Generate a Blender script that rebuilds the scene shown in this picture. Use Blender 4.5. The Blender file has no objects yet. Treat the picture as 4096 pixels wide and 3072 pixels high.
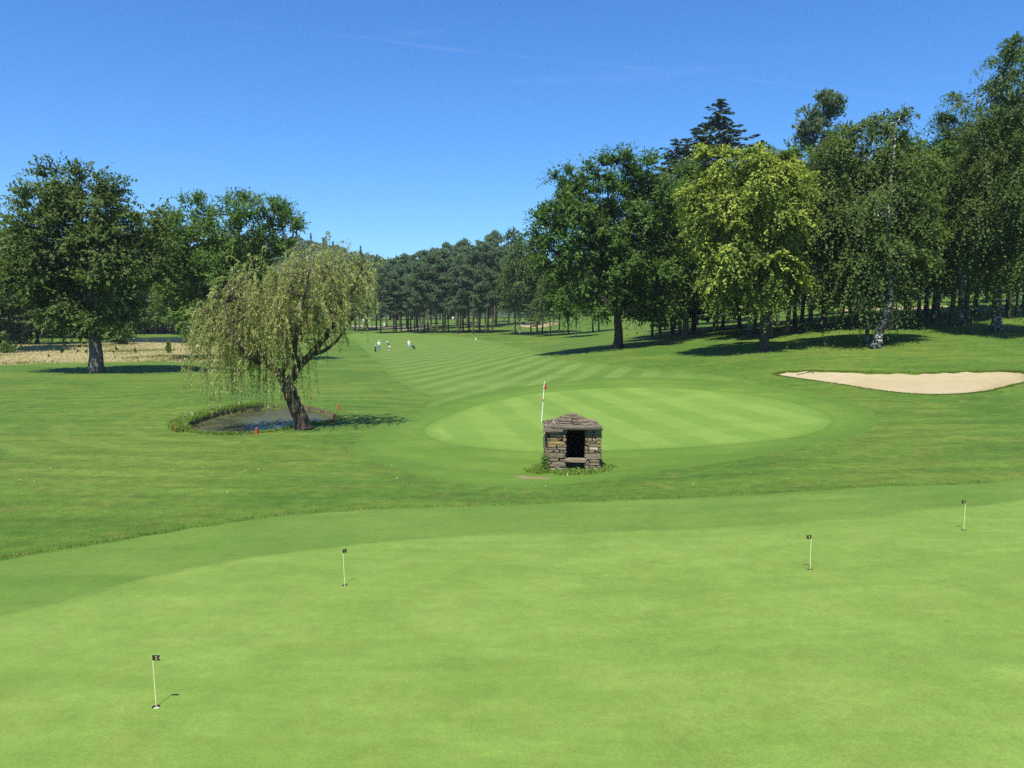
import bpy, math, random
import numpy as np
from mathutils import Vector, Matrix

# ------------------------------------------------------------------ camera, sky, sun, exposure
scene = bpy.context.scene
COL = scene.collection
FPX, CX, CY = 3215.0, 2048.0, 1536.0            # focal length and centre in units of a 4096-wide frame
CAMH = 5.15
TH = math.atan((1536.0 - 1290.0) / FPX)          # downward pitch
cd = bpy.data.cameras.new('camera')
cd.sensor_width = 36.0
cd.lens = 36.0 * FPX / 4096.0
cd.clip_start = 0.1
cd.clip_end = 8000.0
cam = bpy.data.objects.new('camera', cd)
cam.location = (0, 0, CAMH)
cam.rotation_euler = (math.pi / 2 - TH, 0, 0)
COL.objects.link(cam)
scene.camera = cam

SUN_EL = math.radians(62.0)
SHADOW_AZ = math.radians(14.0)                   # shadows fall away from the camera, 14 deg to the right
# direction towards the sun (behind the camera, a little to the left)
SUN_DIR = Vector((-math.sin(SHADOW_AZ) * math.cos(SUN_EL), -math.cos(SHADOW_AZ) * math.cos(SUN_EL), math.sin(SUN_EL)))

world = bpy.data.worlds.new('World')
scene.world = world
world.use_nodes = True
wn, wl = world.node_tree.nodes, world.node_tree.links
wn.clear()
wout = wn.new('ShaderNodeOutputWorld')
bg = wn.new('ShaderNodeBackground')
bg.inputs['Strength'].default_value = 0.071
sky = wn.new('ShaderNodeTexSky')
sky.sky_type = 'NISHITA'
sky.sun_disc = False
sky.sun_elevation = SUN_EL
# Nishita: rotation 0 puts the sun towards +Y, positive rotation turns it clockwise seen from above
sky.sun_rotation = math.atan2(SUN_DIR.x, SUN_DIR.y)
sky.altitude = 500.0
sky.air_density = 1.15
sky.dust_density = 0.15
sky.ozone_density = 3.0
hs = wn.new('ShaderNodeHueSaturation')
hs.inputs['Saturation'].default_value = 1.18
hs.inputs['Value'].default_value = 1.18
wl.new(sky.outputs[0], hs.inputs['Color'])
wb = wn.new('ShaderNodeMix'); wb.data_type = 'RGBA'; wb.blend_type = 'MULTIPLY'    # the camera's white balance
wb.inputs['Factor'].default_value = 1.0
wb.inputs[7].default_value = (0.53, 0.89, 1.27, 1)
wl.new(hs.outputs[0], wb.inputs[6])


def cam_dir(px, py):
    a, b = (px - CX) / FPX, -(py - CY) / FPX
    c, s = math.cos(TH), math.sin(TH)
    v = Vector((a, c + b * s, -s + b * c))
    return v.normalized()


# a faint old contrail (a great circle of the sky) and thin cirrus, mixed into the sky colour
geo = wn.new('ShaderNodeTexCoord')
d1, d2 = cam_dir(407, 41), cam_dir(2759, 296)
nrm = d1.cross(d2).normalized()
dotn = wn.new('ShaderNodeVectorMath'); dotn.operation = 'DOT_PRODUCT'
dotn.inputs[1].default_value = nrm
wl.new(geo.outputs['Generated'], dotn.inputs[0])
nz = wn.new('ShaderNodeTexNoise'); nz.inputs['Scale'].default_value = 14.0; nz.inputs['Detail'].default_value = 5.0
wl.new(geo.outputs['Generated'], nz.inputs['Vector'])
mad = wn.new('ShaderNodeMath'); mad.operation = 'MULTIPLY_ADD'
mad.inputs[1].default_value = 0.008; mad.inputs[2].default_value = -0.004
wl.new(nz.outputs['Fac'], mad.inputs[0])
sm = wn.new('ShaderNodeMath'); sm.operation = 'ADD'
wl.new(dotn.outputs['Value'], sm.inputs[0]); wl.new(mad.outputs[0], sm.inputs[1])
ab = wn.new('ShaderNodeMath'); ab.operation = 'ABSOLUTE'; wl.new(sm.outputs[0], ab.inputs[0])
mr = wn.new('ShaderNodeMapRange'); mr.interpolation_type = 'SMOOTHSTEP'
mr.inputs['From Min'].default_value = 0.0; mr.inputs['From Max'].default_value = 0.0035
mr.inputs['To Min'].default_value = 1.0; mr.inputs['To Max'].default_value = 0.0
wl.new(ab.outputs[0], mr.inputs['Value'])
nz2 = wn.new('ShaderNodeTexNoise'); nz2.inputs['Scale'].default_value = 5.0; nz2.inputs['Detail'].default_value = 3.0
wl.new(geo.outputs['Generated'], nz2.inputs['Vector'])
mr2 = wn.new('ShaderNodeMapRange')
mr2.inputs['From Min'].default_value = 0.40; mr2.inputs['From Max'].default_value = 0.65
mr2.inputs['To Min'].default_value = 0.0; mr2.inputs['To Max'].default_value = 0.05
wl.new(nz2.outputs['Fac'], mr2.inputs['Value'])
ml = wn.new('ShaderNodeMath'); ml.operation = 'MULTIPLY'
wl.new(mr.outputs[0], ml.inputs[0]); wl.new(mr2.outputs[0], ml.inputs[1])
mp = wn.new('ShaderNodeMapping'); mp.inputs['Scale'].default_value = (1.6, 3.0, 14.0)
mp.inputs['Rotation'].default_value = (0.0, math.radians(8), 0.2)
wl.new(geo.outputs['Generated'], mp.inputs['Vector'])
nz3 = wn.new('ShaderNodeTexNoise'); nz3.inputs['Scale'].default_value = 1.7; nz3.inputs['Detail'].default_value = 6.0
nz3.inputs['Roughness'].default_value = 0.55
wl.new(mp.outputs[0], nz3.inputs['Vector'])
mr3 = wn.new('ShaderNodeMapRange')
mr3.inputs['From Min'].default_value = 0.60; mr3.inputs['From Max'].default_value = 0.9
mr3.inputs['To Min'].default_value = 0.0; mr3.inputs['To Max'].default_value = 0.10
wl.new(nz3.outputs['Fac'], mr3.inputs['Value'])
ad = wn.new('ShaderNodeMath'); ad.operation = 'ADD'; ad.use_clamp = True
wl.new(ml.outputs[0], ad.inputs[0]); wl.new(mr3.outputs[0], ad.inputs[1])
cm = wn.new('ShaderNodeMix'); cm.data_type = 'RGBA'
wl.new(ad.outputs[0], cm.inputs['Factor'])
wl.new(wb.outputs[2], cm.inputs[6])
cm.inputs[7].default_value = (8.0, 9.0, 10.0, 1)
wl.new(cm.outputs[2], bg.inputs['Color'])
wl.new(bg.outputs[0], wout.inputs[0])

sd = bpy.data.lights.new('sun', 'SUN')
sd.energy = 5.0
sd.angle = math.radians(0.53)
sd.color = (1.0, 0.955, 0.87)
sun = bpy.data.objects.new('sun', sd)
sun.rotation_euler = (-SUN_DIR).to_track_quat('-Z', 'Y').to_euler()
sun.location = (-20, -60, 80)
COL.objects.link(sun)

vs = scene.view_settings
vs.view_transform = 'Standard'
vs.look = 'None'
vs.exposure = 0.75
vs.gamma = 1.0
vs.use_curve_mapping = False
scene.render.engine = 'CYCLES'
cy = scene.cycles
cy.use_denoising = False
cy.max_bounces = 6
cy.diffuse_bounces = 3
cy.glossy_bounces = 3
cy.transmission_bounces = 4
cy.transparent_max_bounces = 8
cy.caustics_reflective = False
cy.caustics_refractive = False
cy.sample_clamp_indirect = 4.0

rng = np.random.default_rng(7)
random.seed(7)
K = 4096.0 / 2212.0


# ------------------------------------------------------------------ small helpers
def lin(r, g, b):
    def f(c):
        c /= 255.0
        return c / 12.92 if c <= 0.04045 else ((c + 0.055) / 1.055) ** 2.4
    return (f(r), f(g), f(b))


ILL = (2.52, 2.55, 2.95)


def alb(r, g, b):
    """albedo that shows as this sRGB value on sunlit ground"""
    return tuple(min(0.85, c / i) for c, i in zip(lin(r, g, b), ILL))


def smooth(a, b, x):
    t = np.clip((x - a) / (b - a), 0, 1)
    return t * t * (3 - 2 * t)


def norm(v):
    return v / np.maximum(np.linalg.norm(v, axis=-1, keepdims=True), 1e-9)


def mesh_from(name, verts, quads=None, tris=None, mats=(), fattr=None, smoothf=False, matidx=None, vattr=None):
    verts = np.asarray(verts, dtype=np.float32).reshape(-1, 3)
    parts, sizes = [], []
    if quads is not None and len(quads):
        q = np.asarray(quads, dtype=np.int32).reshape(-1, 4)
        parts.append(q.ravel()); sizes.append(np.full(len(q), 4, dtype=np.int32))
    if tris is not None and len(tris):
        t = np.asarray(tris, dtype=np.int32).reshape(-1, 3)
        parts.append(t.ravel()); sizes.append(np.full(len(t), 3, dtype=np.int32))
    loops = np.concatenate(parts); ls = np.concatenate(sizes)
    start = np.concatenate([[0], np.cumsum(ls)[:-1]]).astype(np.int32)
    me = bpy.data.meshes.new(name)
    me.vertices.add(len(verts)); me.vertices.foreach_set('co', verts.ravel())
    me.loops.add(len(loops)); me.loops.foreach_set('vertex_index', loops)
    me.polygons.add(len(ls)); me.polygons.foreach_set('loop_start', start)
    me.polygons.foreach_set('use_smooth', np.full(len(ls), smoothf))
    if matidx is not None:
        me.polygons.foreach_set('material_index', np.asarray(matidx, dtype=np.int32))
    for m in mats:
        me.materials.append(m)
    if fattr:
        for k, v in fattr.items():
            a = me.attributes.new(k, 'FLOAT', 'FACE')
            a.data.foreach_set('value', np.asarray(v, dtype=np.float32))
    if vattr:
        for k, v in vattr.items():
            a = me.attributes.new(k, 'FLOAT', 'POINT')
            a.data.foreach_set('value', np.asarray(v, dtype=np.float32))
    me.update(calc_edges=True)
    me.validate()
    return me


class MB:
    """collects vertices and faces of one mesh"""
    def __init__(self):
        self.v, self.q, self.t, self.n = [], [], [], 0
        self.qm, self.tm = [], []

    def add(self, v, q=None, t=None, m=0):
        v = np.asarray(v, dtype=np.float64).reshape(-1, 3)
        self.v.append(v)
        if q is not None and len(q):
            q = np.asarray(q, dtype=np.int64).reshape(-1, 4) + self.n
            self.q.append(q); self.qm.append(np.full(len(q), m))
        if t is not None and len(t):
            t = np.asarray(t, dtype=np.int64).reshape(-1, 3) + self.n
            self.t.append(t); self.tm.append(np.full(len(t), m))
        self.n += len(v)

    def box(self, c, s, m=0, rot=None):
        c, s = np.array(c, float), np.array(s, float) / 2
        p = np.array([[x, y, z] for x in (-1, 1) for y in (-1, 1) for z in (-1, 1)], float) * s
        if rot is not None:
            p = p @ np.array(rot).T
        self.add(p + c, q=[[0, 1, 3, 2], [4, 6, 7, 5], [0, 4, 5, 1], [2, 3, 7, 6], [0, 2, 6, 4], [1, 5, 7, 3]], m=m)

    def tube(self, path, rad, sides=6, m=0, cap=True):
        P = np.asarray(path, float); R = np.asarray(rad, float)
        k = len(P)
        T = np.zeros_like(P); T[1:-1] = P[2:] - P[:-2]; T[0] = P[1] - P[0]; T[-1] = P[-1] - P[-2]
        T = norm(T)
        ref = np.where(np.abs(T[:, 2:3]) > 0.9, np.array([[1.0, 0, 0]]), np.array([[0, 0, 1.0]]))
        A = norm(np.cross(T, ref)); B = np.cross(T, A)
        # keep the frame from flipping
        for i in range(1, k):
            if np.dot(A[i], A[i - 1]) < 0:
                A[i] = -A[i]; B[i] = -B[i]
            a = A[i - 1] - T[i] * np.dot(A[i - 1], T[i]); a /= max(np.linalg.norm(a), 1e-9)
            A[i] = a; B[i] = np.cross(T[i], a)
        an = np.linspace(0, 2 * math.pi, sides, endpoint=False)
        ring = P[:, None, :] + R[:, None, None] * (np.cos(an)[None, :, None] * A[:, None, :] + np.sin(an)[None, :, None] * B[:, None, :])
        v = ring.reshape(-1, 3)
        i = np.arange(k - 1)[:, None] * sides; j = np.arange(sides)[None, :]; j2 = (j + 1) % sides
        q = np.stack([i + j, i + j2, i + sides + j2, i + sides + j], -1).reshape(-1, 4)
        t = []
        if cap:
            v = np.vstack([v, P[0], P[-1]])
            n0, n1 = k * sides, k * sides + 1
            t = [[n0, (s + 1) % sides, s] for s in range(sides)] + [[n1, (k - 1) * sides + s, (k - 1) * sides + (s + 1) % sides] for s in range(sides)]
        self.add(v, q=q, t=t, m=m)

    def lathe(self, prof, sides=16, c=(0, 0, 0), m=0):
        prof = np.asarray(prof, float)
        an = np.linspace(0, 2 * math.pi, sides, endpoint=False)
        v = np.stack([prof[:, 0:1] * np.cos(an), prof[:, 0:1] * np.sin(an), np.repeat(prof[:, 1:2], sides, 1)], -1).reshape(-1, 3) + np.array(c)
        k = len(prof)
        i = np.arange(k - 1)[:, None] * sides; j = np.arange(sides)[None, :]; j2 = (j + 1) % sides
        q = np.stack([i + j, i + j2, i + sides + j2, i + sides + j], -1).reshape(-1, 4)
        self.add(v, q=q, m=m)

    def mesh(self, name, mats, smoothf=False):
        q = np.vstack(self.q) if self.q else None
        t = np.vstack(self.t) if self.t else None
        mi = np.concatenate((self.qm if self.q else []) + (self.tm if self.t else []))
        return mesh_from(name, np.vstack(self.v), q, t, mats, smoothf=smoothf, matidx=mi)


def link(name, me, parent=None, loc=None):
    o = bpy.data.objects.new(name, me)
    COL.objects.link(o)
    if parent is not None:
        o.parent = parent
    if loc is not None:
        o.location = loc
    return o


def tag(o, label, cat, group=None, kind=None):
    if label: o['label'] = label
    if cat: o['category'] = cat
    if group: o['group'] = group
    if kind: o['kind'] = kind
    return o


def thing(name, label, cat, loc=(0, 0, 0), rz=0.0, group=None):
    o = bpy.data.objects.new(name, None)
    o.empty_display_size = 0.3
    COL.objects.link(o)
    o.location = loc
    o.rotation_euler = (0, 0, rz)
    return tag(o, label, cat, group)


def structure(o):
    o['kind'] = 'structure'
    return o


def copy_tree(o, parent=None):
    c = o.copy(); COL.objects.link(c); c.parent = parent
    for ch in list(o.children):
        copy_tree(ch, c)
    return c


# ------------------------------------------------------------------ terrain heights
_cols = np.array([-1600, -800, 0, 600, 1200, 1700, 2200, 2700, 3200, 3700, 4096, 5000, 6000], float)
_deps = np.array([1, 12, 20, 28, 40, 55, 75, 100, 130, 160, 200, 240, 320, 450, 700, 1200, 3500], float)
_z = np.array([
    [0, 0, 0, 0, .1, .3, .6, .9, 1.2, 1.5, 2, 3, 6, 9, 10, 12, 12],
    [0, 0, 0, 0, .1, .3, .6, .9, 1.2, 1.4, 1.9, 3, 6, 9, 10, 12, 12],
    [0, 0, 0, 0, .05, .25, .48, .65, .95, 1.35, 1.8, 2.2, 4, 8, 10, 12, 12],
    [0, 0, 0, 0, 0, .2, .48, .65, .95, 1.2, 1.2, 1.5, 4, 7, 10, 12, 12],
    [0, 0, 0, 0, 0, .1, .3, .4, .6, .8, 1.0, 1.6, 4, 7, 10, 12, 12],
    [0, 0, 0, 0, 0, 0, 0.05, 0.05, -.1, -.1, .9, 2.0, 5.0, 8, 10, 12, 12],
    [0, 0, 0, 0, 0.05, .15, .65, 1.2, 1.0, .85, 1.5, 2.6, 6.5, 9, 10, 12, 12],
    [0, 0, .08, .1, .2, .5, 1.7, 2.9, 3.3, 3.9, 4.8, 6, 9, 12, 13, 14, 14],
    [0, .05, .15, .3, .45, 1.0, 2.6, 4.2, 5.6, 6.9, 8.2, 9.5, 12, 15, 16, 17, 17],
    [0, .1, .25, .45, .6, 1.0, 3.1, 5.3, 7.3, 9.2, 11.6, 13, 16, 18, 19, 20, 20],
    [0, .1, .3, .5, .7, 1.2, 3.4, 5.9, 8.1, 10.3, 13, 15, 18, 20, 21, 22, 22],
    [0, .1, .4, .6, 1.0, 1.8, 4.2, 7, 9.5, 12, 15, 17, 20, 22, 23, 24, 24],
    [0, .1, .4, .7, 1.2, 2.2, 5, 8, 11, 14, 17, 19, 22, 24, 25, 26, 26]])
_U = np.linspace((_cols[0] - CX) / FPX, (_cols[-1] - CX) / FPX, 240)
_L = np.linspace(math.log(1.0), math.log(3500.0), 400)


def _build_table():
    ucol = (_cols - CX) / FPX
    rows = np.array([np.interp(_U, ucol, _z[:, j]) for j in range(len(_deps))])        # dep x U
    ld = np.log(_deps)
    T = np.array([np.interp(_L, ld, rows[:, i]) for i in range(len(_U))])                # U x L
    for axis, n, rep in ((1, 9, 3), (0, 11, 3)):
        k = np.ones(n) / n
        for _ in range(rep):
            pad = [(0, 0), (0, 0)]; pad[axis] = (n // 2, n // 2)
            T = np.apply_along_axis(lambda r: np.convolve(r, k, 'valid'), axis, np.pad(T, pad, mode='edge'))
    return T


_T = _build_table()


def base_h(x, y):
    x = np.asarray(x, float); y = np.asarray(y, float)
    yy = np.maximum(y, 1.0)
    u = np.clip(x / np.maximum(yy, 8.0), _U[0], _U[-1])
    l = np.log(np.clip(np.maximum(yy, 8.0), 1.0, 3499.0))
    fu = (u - _U[0]) / (_U[1] - _U[0]); fl = (l - _L[0]) / (_L[1] - _L[0])
    iu = np.clip(fu.astype(int), 0, len(_U) - 2); il = np.clip(fl.astype(int), 0, len(_L) - 2)
    a, b = fu - iu, fl - il
    h = (_T[iu, il] * (1 - a) * (1 - b) + _T[iu + 1, il] * a * (1 - b) + _T[iu, il + 1] * (1 - a) * b + _T[iu + 1, il + 1] * a * b)
    r = np.hypot(x, y)
    w = smooth(24, 34, r) * (0.35 + 0.65 * smooth(40, 90, r))
    und = (np.sin(x * .31 + y * .17 + 1.0) * np.sin(y * .23 - x * .11 + .4) * .07 + np.sin(x * .83 - y * .29) * np.sin(y * .57 + x * .3) * .022)
    return h + und * w


def project(x, y, z):
    c, s = math.cos(TH), math.sin(TH)
    q = z - CAMH
    D = y * c - q * s
    return CX + FPX * x / D, CY - FPX * (y * s + q * c) / D


def hit(px, py, hf=None):
    """the ground point seen at this place of the photograph"""
    hf = hf or base_h
    v = cam_dir(px, py)
    t = np.geomspace(3, 1500, 900)
    X, Y, Z = v.x * t, v.y * t, CAMH + v.z * t
    below = Z < hf(X, Y)
    if not below.any():
        return None
    i = int(np.argmax(below))
    a, b = t[max(i - 1, 0)], t[i]
    for _ in range(30):
        m = (a + b) / 2
        if CAMH + v.z * m < float(hf(np.array([v.x * m]), np.array([v.y * m]))[0]): b = m
        else: a = m
    return np.array([v.x * b, v.y * b])


def at_depth(px, y):
    """ground point at distance y in the picture column px"""
    x = (px - CX) / FPX * y
    for _ in range(4):
        z = float(base_h(np.array([x]), np.array([y]))[0])
        D = y * math.cos(TH) - (z - CAMH) * math.sin(TH)
        x = (px - CX) / FPX * D
    return np.array([x, y])


def z_for(py, y):
    """height at distance y that shows at picture row py"""
    c, s = math.cos(TH), math.sin(TH)
    v = (py - CY) / FPX
    return CAMH - y * (v * c + s) / (c - v * s)


def x_for(px, y, z):
    c, s = math.cos(TH), math.sin(TH)
    return (px - CX) / FPX * (y * c - (z - CAMH) * s)


def poly_at(pts, k=1.0):
    out = []
    for (a, b) in pts:
        p = hit(a * k, b * k)
        if p is not None:
            out.append(p)
    return np.array(out)


def catmull(P, n=6, closed=True):
    P = np.asarray(P, float); m = len(P); out = []
    for i in range(m if closed else m - 1):
        p0, p1, p2, p3 = (P[(i - 1) % m], P[i], P[(i + 1) % m], P[(i + 2) % m]) if closed else (P[max(i - 1, 0)], P[i], P[i + 1], P[min(i + 2, m - 1)])
        for t in np.linspace(0, 1, n, endpoint=False):
            out.append(0.5 * ((2 * p1) + (-p0 + p2) * t + (2 * p0 - 5 * p1 + 4 * p2 - p3) * t * t + (-p0 + 3 * p1 - 3 * p2 + p3) * t ** 3))
    return np.array(out)


def sdf(P, X, Y):
    """signed distance to a closed outline, negative inside"""
    P = np.asarray(P, float)
    lo, hi = P.min(0) - 6, P.max(0) + 6
    box = (X > lo[0]) & (X < hi[0]) & (Y > lo[1]) & (Y < hi[1])
    if not box.all():
        out = np.full(X.shape, 6.0)
        if box.any():
            out[box] = sdf(P, X[box], Y[box])
        return out
    d2 = np.full(X.shape, 1e12); wn_ = np.zeros(X.shape, dtype=int)
    Q = np.roll(P, -1, axis=0)
    for (ax, ay), (bx, by) in zip(P, Q):
        ex, ey = bx - ax, by - ay
        wx, wy = X - ax, Y - ay
        t = np.clip((wx * ex + wy * ey) / max(ex * ex + ey * ey, 1e-12), 0, 1)
        dx, dy = wx - ex * t, wy - ey * t
        d2 = np.minimum(d2, dx * dx + dy * dy)
        cr = ex * wy - ey * wx
        up = (ay <= Y) & (by > Y) & (cr > 0); dn = (ay > Y) & (by <= Y) & (cr < 0)
        wn_ = wn_ + up.astype(int) - dn.astype(int)
    return np.where(wn_ != 0, -1, 1) * np.sqrt(d2)


# ------------------------------------------------------------------ outlines of the course
# practice green in the foreground and the apron round it
_pg = [(0, 1330), (110, 1302), (200, 1278), (350, 1240), (500, 1211), (650, 1190), (800, 1172), (960, 1158), (1100, 1152), (1250, 1149),
       (1400, 1145), (1600, 1136), (1800, 1121), (2000, 1100), (2212, 1078)]
P_PG = np.vstack([poly_at(_pg, K), [[20.5, 25.2], [24, 20], [22, 6], [12, -6], [-9, -6], [-14, 2], [-13, 9]]])
_ap = [(0, 1211), (150, 1187), (300, 1161), (450, 1137), (640, 1112), (820, 1101), (1000, 1095), (1150, 1090), (1300, 1083), (1600, 1071), (1900, 1052), (2212, 1034)]
P_AP = np.vstack([poly_at(_ap, K), [[24, 30], [29, 22], [26, 2], [14, -10], [-12, -10], [-18, 2], [-16.5, 12]]])
P_PG = catmull(P_PG, 4); P_AP = catmull(P_AP, 4)
# the green with the flag
P_G = catmull(poly_at([(918, 932), (932, 916), (990, 890), (1060, 868), (1150, 850), (1250, 841), (1350, 837), (1450, 838), (1560, 846), (1660, 860), (1745, 880),
                       (1792, 903), (1780, 924), (1725, 942), (1630, 955), (1500, 965), (1350, 972), (1180, 976), (1050, 969), (970, 956), (930, 944)], K), 4)
P_FR = catmull(poly_at([(765, 968), (800, 930), (880, 898), (960, 870), (1060, 845), (1200, 826), (1350, 815), (1500, 819), (1650, 832), (1780, 852), (1880, 885),
                        (1890, 922), (1790, 955), (1600, 992), (1400, 1021), (1250, 1043), (1120, 1053), (1000, 1045), (880, 1019), (800, 992)], K), 4)
P_FW = catmull(poly_at([(752, 722), (775, 745), (803, 772), (845, 812), (885, 838), (938, 858), (930, 880), (1060, 850), (1200, 832), (1350, 820), (1520, 822), (1640, 828),
                        (1560, 812), (1430, 800), (1300, 785), (1190, 770), (1150, 757), (1090, 743), (1030, 732), (960, 724), (850, 719)], K), 4)
P_BK = catmull(poly_at([(3110, 1503), (3150, 1493), (3250, 1488), (3400, 1492), (3600, 1497), (3800, 1493), (4000, 1489), (4090, 1494), (4125, 1510), (4110, 1528), (4040, 1545),
                        (3960, 1565), (3860, 1579), (3740, 1584), (3620, 1578), (3480, 1560), (3330, 1536), (3190, 1517)]), 4)
P_POND = catmull(poly_at([(742, 1703), (770, 1686), (830, 1664), (900, 1644), (980, 1630), (1080, 1622), (1180, 1622), (1260, 1632), (1320, 1650), (1347, 1668), (1335, 1682), (1290, 1692),
                          (1230, 1697), (1150, 1712), (1060, 1727), (950, 1736), (850, 1734), (770, 1724)]), 4)
P_MEAD = catmull(poly_at([(-700, 1440), (-300, 1452), (0, 1456), (200, 1452), (400, 1449), (620, 1446), (800, 1444), (960, 1436), (960, 1400), (800, 1381), (700, 1377), (480, 1374), (200, 1378), (0, 1382), (-700, 1385)]), 3)
P_LAKE = catmull(poly_at([(420, 1360), (520, 1351), (640, 1345), (740, 1344), (860, 1347), (900, 1358), (860, 1371), (760, 1374), (600, 1372), (470, 1369)]), 3)
P_BK2 = catmull(poly_at([(2080, 1293), (2110, 1288), (2170, 1286), (2230, 1291), (2200, 1303), (2140, 1309), (2090, 1306)]), 3)
P_BK3 = catmull(poly_at([(3330, 1240), (3440, 1232), (3600, 1227), (3700, 1223), (3780, 1222), (3796, 1227), (3700, 1234), (3560, 1239), (3430, 1244)]), 3)
P_PATH = catmull(poly_at([(1390, 1302), (1440, 1300), (1500, 1304), (1560, 1309), (1620, 1308), (1680, 1303), (1720, 1306), (1690, 1314), (1620, 1319), (1550, 1317), (1500, 1313), (1440, 1310), (1400, 1309)]), 3)
P_SOIL = catmull(poly_at([(2048, 1902), (2085, 1897), (2120, 1903), (2160, 1907), (2215, 1912), (2180, 1919), (2120, 1917), (2075, 1912)]), 3)

PINS = [(625, 2827), (1379, 2341), (3240, 2278), (3855, 2120)]
FLAG = (2166, 1689)
CUPS = [hit(*p) for p in PINS] + [hit(*FLAG)]
LAKE_Z = float(base_h(P_LAKE[:, 0], P_LAKE[:, 1]).mean()) - 0.02
pc = P_POND.mean(0)
POND_Z = float(base_h(P_POND[:, 0], P_POND[:, 1]).min()) - 0.16


def height(x, y):
    x = np.asarray(x, float); y = np.asarray(y, float)
    h = base_h(x, y)
    near = (y > 35) & (y < 70) & (x > 10) & (x < 60)
    if near.any():
        s = sdf(P_BK, x[near], y[near]); hh = h[near]
        hh = hh - 0.30 * smooth(0.0, -0.5, s) - 0.55 * smooth(-0.3, -4.0, s) + 0.12 * np.exp(-((s - 0.7) / 0.8) ** 2)
        h[near] = hh
    near = (y > 30) & (y < 60) & (x > -25) & (x < -5)
    if near.any():
        s = sdf(P_POND, x[near], y[near])
        h[near] = h[near] - 0.75 * smooth(0.05, -0.35, s)
    near = (y > 100) & (y < 300) & (x > -140) & (x < -40)
    if near.any():
        s = sdf(P_LAKE, x[near], y[near])
        w_ = smooth(6.0, 0.5, s)
        h[near] = h[near] * (1 - w_) + (LAKE_Z + 0.06) * w_ - 1.2 * smooth(0.3, -2.5, s)
    near = (y > 90) & (y < 420) & (x > 0)
    if near.any():
        for P in (P_BK2, P_BK3):
            s = sdf(P, x[near], y[near])
            h[near] = h[near] - 0.4 * smooth(0.3, -2.0, s)
    return h


def hz(x, y):
    return float(height(np.array([x], float), np.array([y], float))[0])


# ------------------------------------------------------------------ materials
def new_mat(name):
    m = bpy.data.materials.new(name)
    m.use_nodes = True
    nt = m.node_tree
    bs = nt.nodes['Principled BSDF']
    return m, nt.nodes, nt.links, bs


class NB:
    """tiny node builder"""
    def __init__(self, mat):
        self.n, self.l = mat.node_tree.nodes, mat.node_tree.links

    def pos(self):
        g = self.n.new('ShaderNodeNewGeometry'); return g.outputs['Position']

    def obj(self):
        g = self.n.new('ShaderNodeTexCoord'); return g.outputs['Object']

    def attr(self, name):
        a = self.n.new('ShaderNodeAttribute'); a.attribute_name = name; return a.outputs['Fac']

    def scale(self, vec, s, rot=(0, 0, 0)):
        m = self.n.new('ShaderNodeMapping'); m.inputs['Scale'].default_value = s; m.inputs['Rotation'].default_value = rot
        self.l.new(vec, m.inputs['Vector']); return m.outputs[0]

    def noise(self, vec, scale, detail=4.0, rough=0.55, dist=0.0):
        t = self.n.new('ShaderNodeTexNoise'); t.inputs['Scale'].default_value = scale; t.inputs['Detail'].default_value = detail
        t.inputs['Roughness'].default_value = rough; t.inputs['Distortion'].default_value = dist
        self.l.new(vec, t.inputs['Vector']); return t.outputs['Fac']

    def voronoi(self, vec, scale, feature='F1'):
        t = self.n.new('ShaderNodeTexVoronoi'); t.inputs['Scale'].default_value = scale; t.feature = feature
        self.l.new(vec, t.inputs['Vector']); return t.outputs['Distance']

    def rng(self, v, a, b, c=0.0, d=1.0, sm=True):
        m = self.n.new('ShaderNodeMapRange'); m.interpolation_type = 'SMOOTHSTEP' if sm else 'LINEAR'
        for k, x in zip(('From Min', 'From Max', 'To Min', 'To Max'), (a, b, c, d)): m.inputs[k].default_value = x
        self.l.new(v, m.inputs['Value']); return m.outputs[0]

    def math(self, op, a, b=None):
        m = self.n.new('ShaderNodeMath'); m.operation = op
        for i, x in enumerate((a, b)):
            if x is None: continue
            if isinstance(x, (int, float)): m.inputs[i].default_value = x
            else: self.l.new(x, m.inputs[i])
        return m.outputs[0]

    def dot(self, vec, d):
        m = self.n.new('ShaderNodeVectorMath'); m.operation = 'DOT_PRODUCT'; m.inputs[1].default_value = d
        self.l.new(vec, m.inputs[0]); return m.outputs['Value']

    def mix(self, f, a, b, mode='MIX'):
        m = self.n.new('ShaderNodeMix'); m.data_type = 'RGBA'; m.blend_type = mode
        if isinstance(f, (int, float)): m.inputs['Factor'].default_value = f
        else: self.l.new(f, m.inputs['Factor'])
        for i, x in ((6, a), (7, b)):
            if isinstance(x, tuple): m.inputs[i].default_value = (*x[:3], 1)
            else: self.l.new(x, m.inputs[i])
        return m.outputs[2]

    def bump(self, h, strength, dist, bs):
        b = self.n.new('ShaderNodeBump'); b.inputs['Strength'].default_value = strength; b.inputs['Distance'].default_value = dist
        self.l.new(h, b.inputs['Height']); self.l.new(b.outputs[0], bs.inputs['Normal'])


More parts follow.
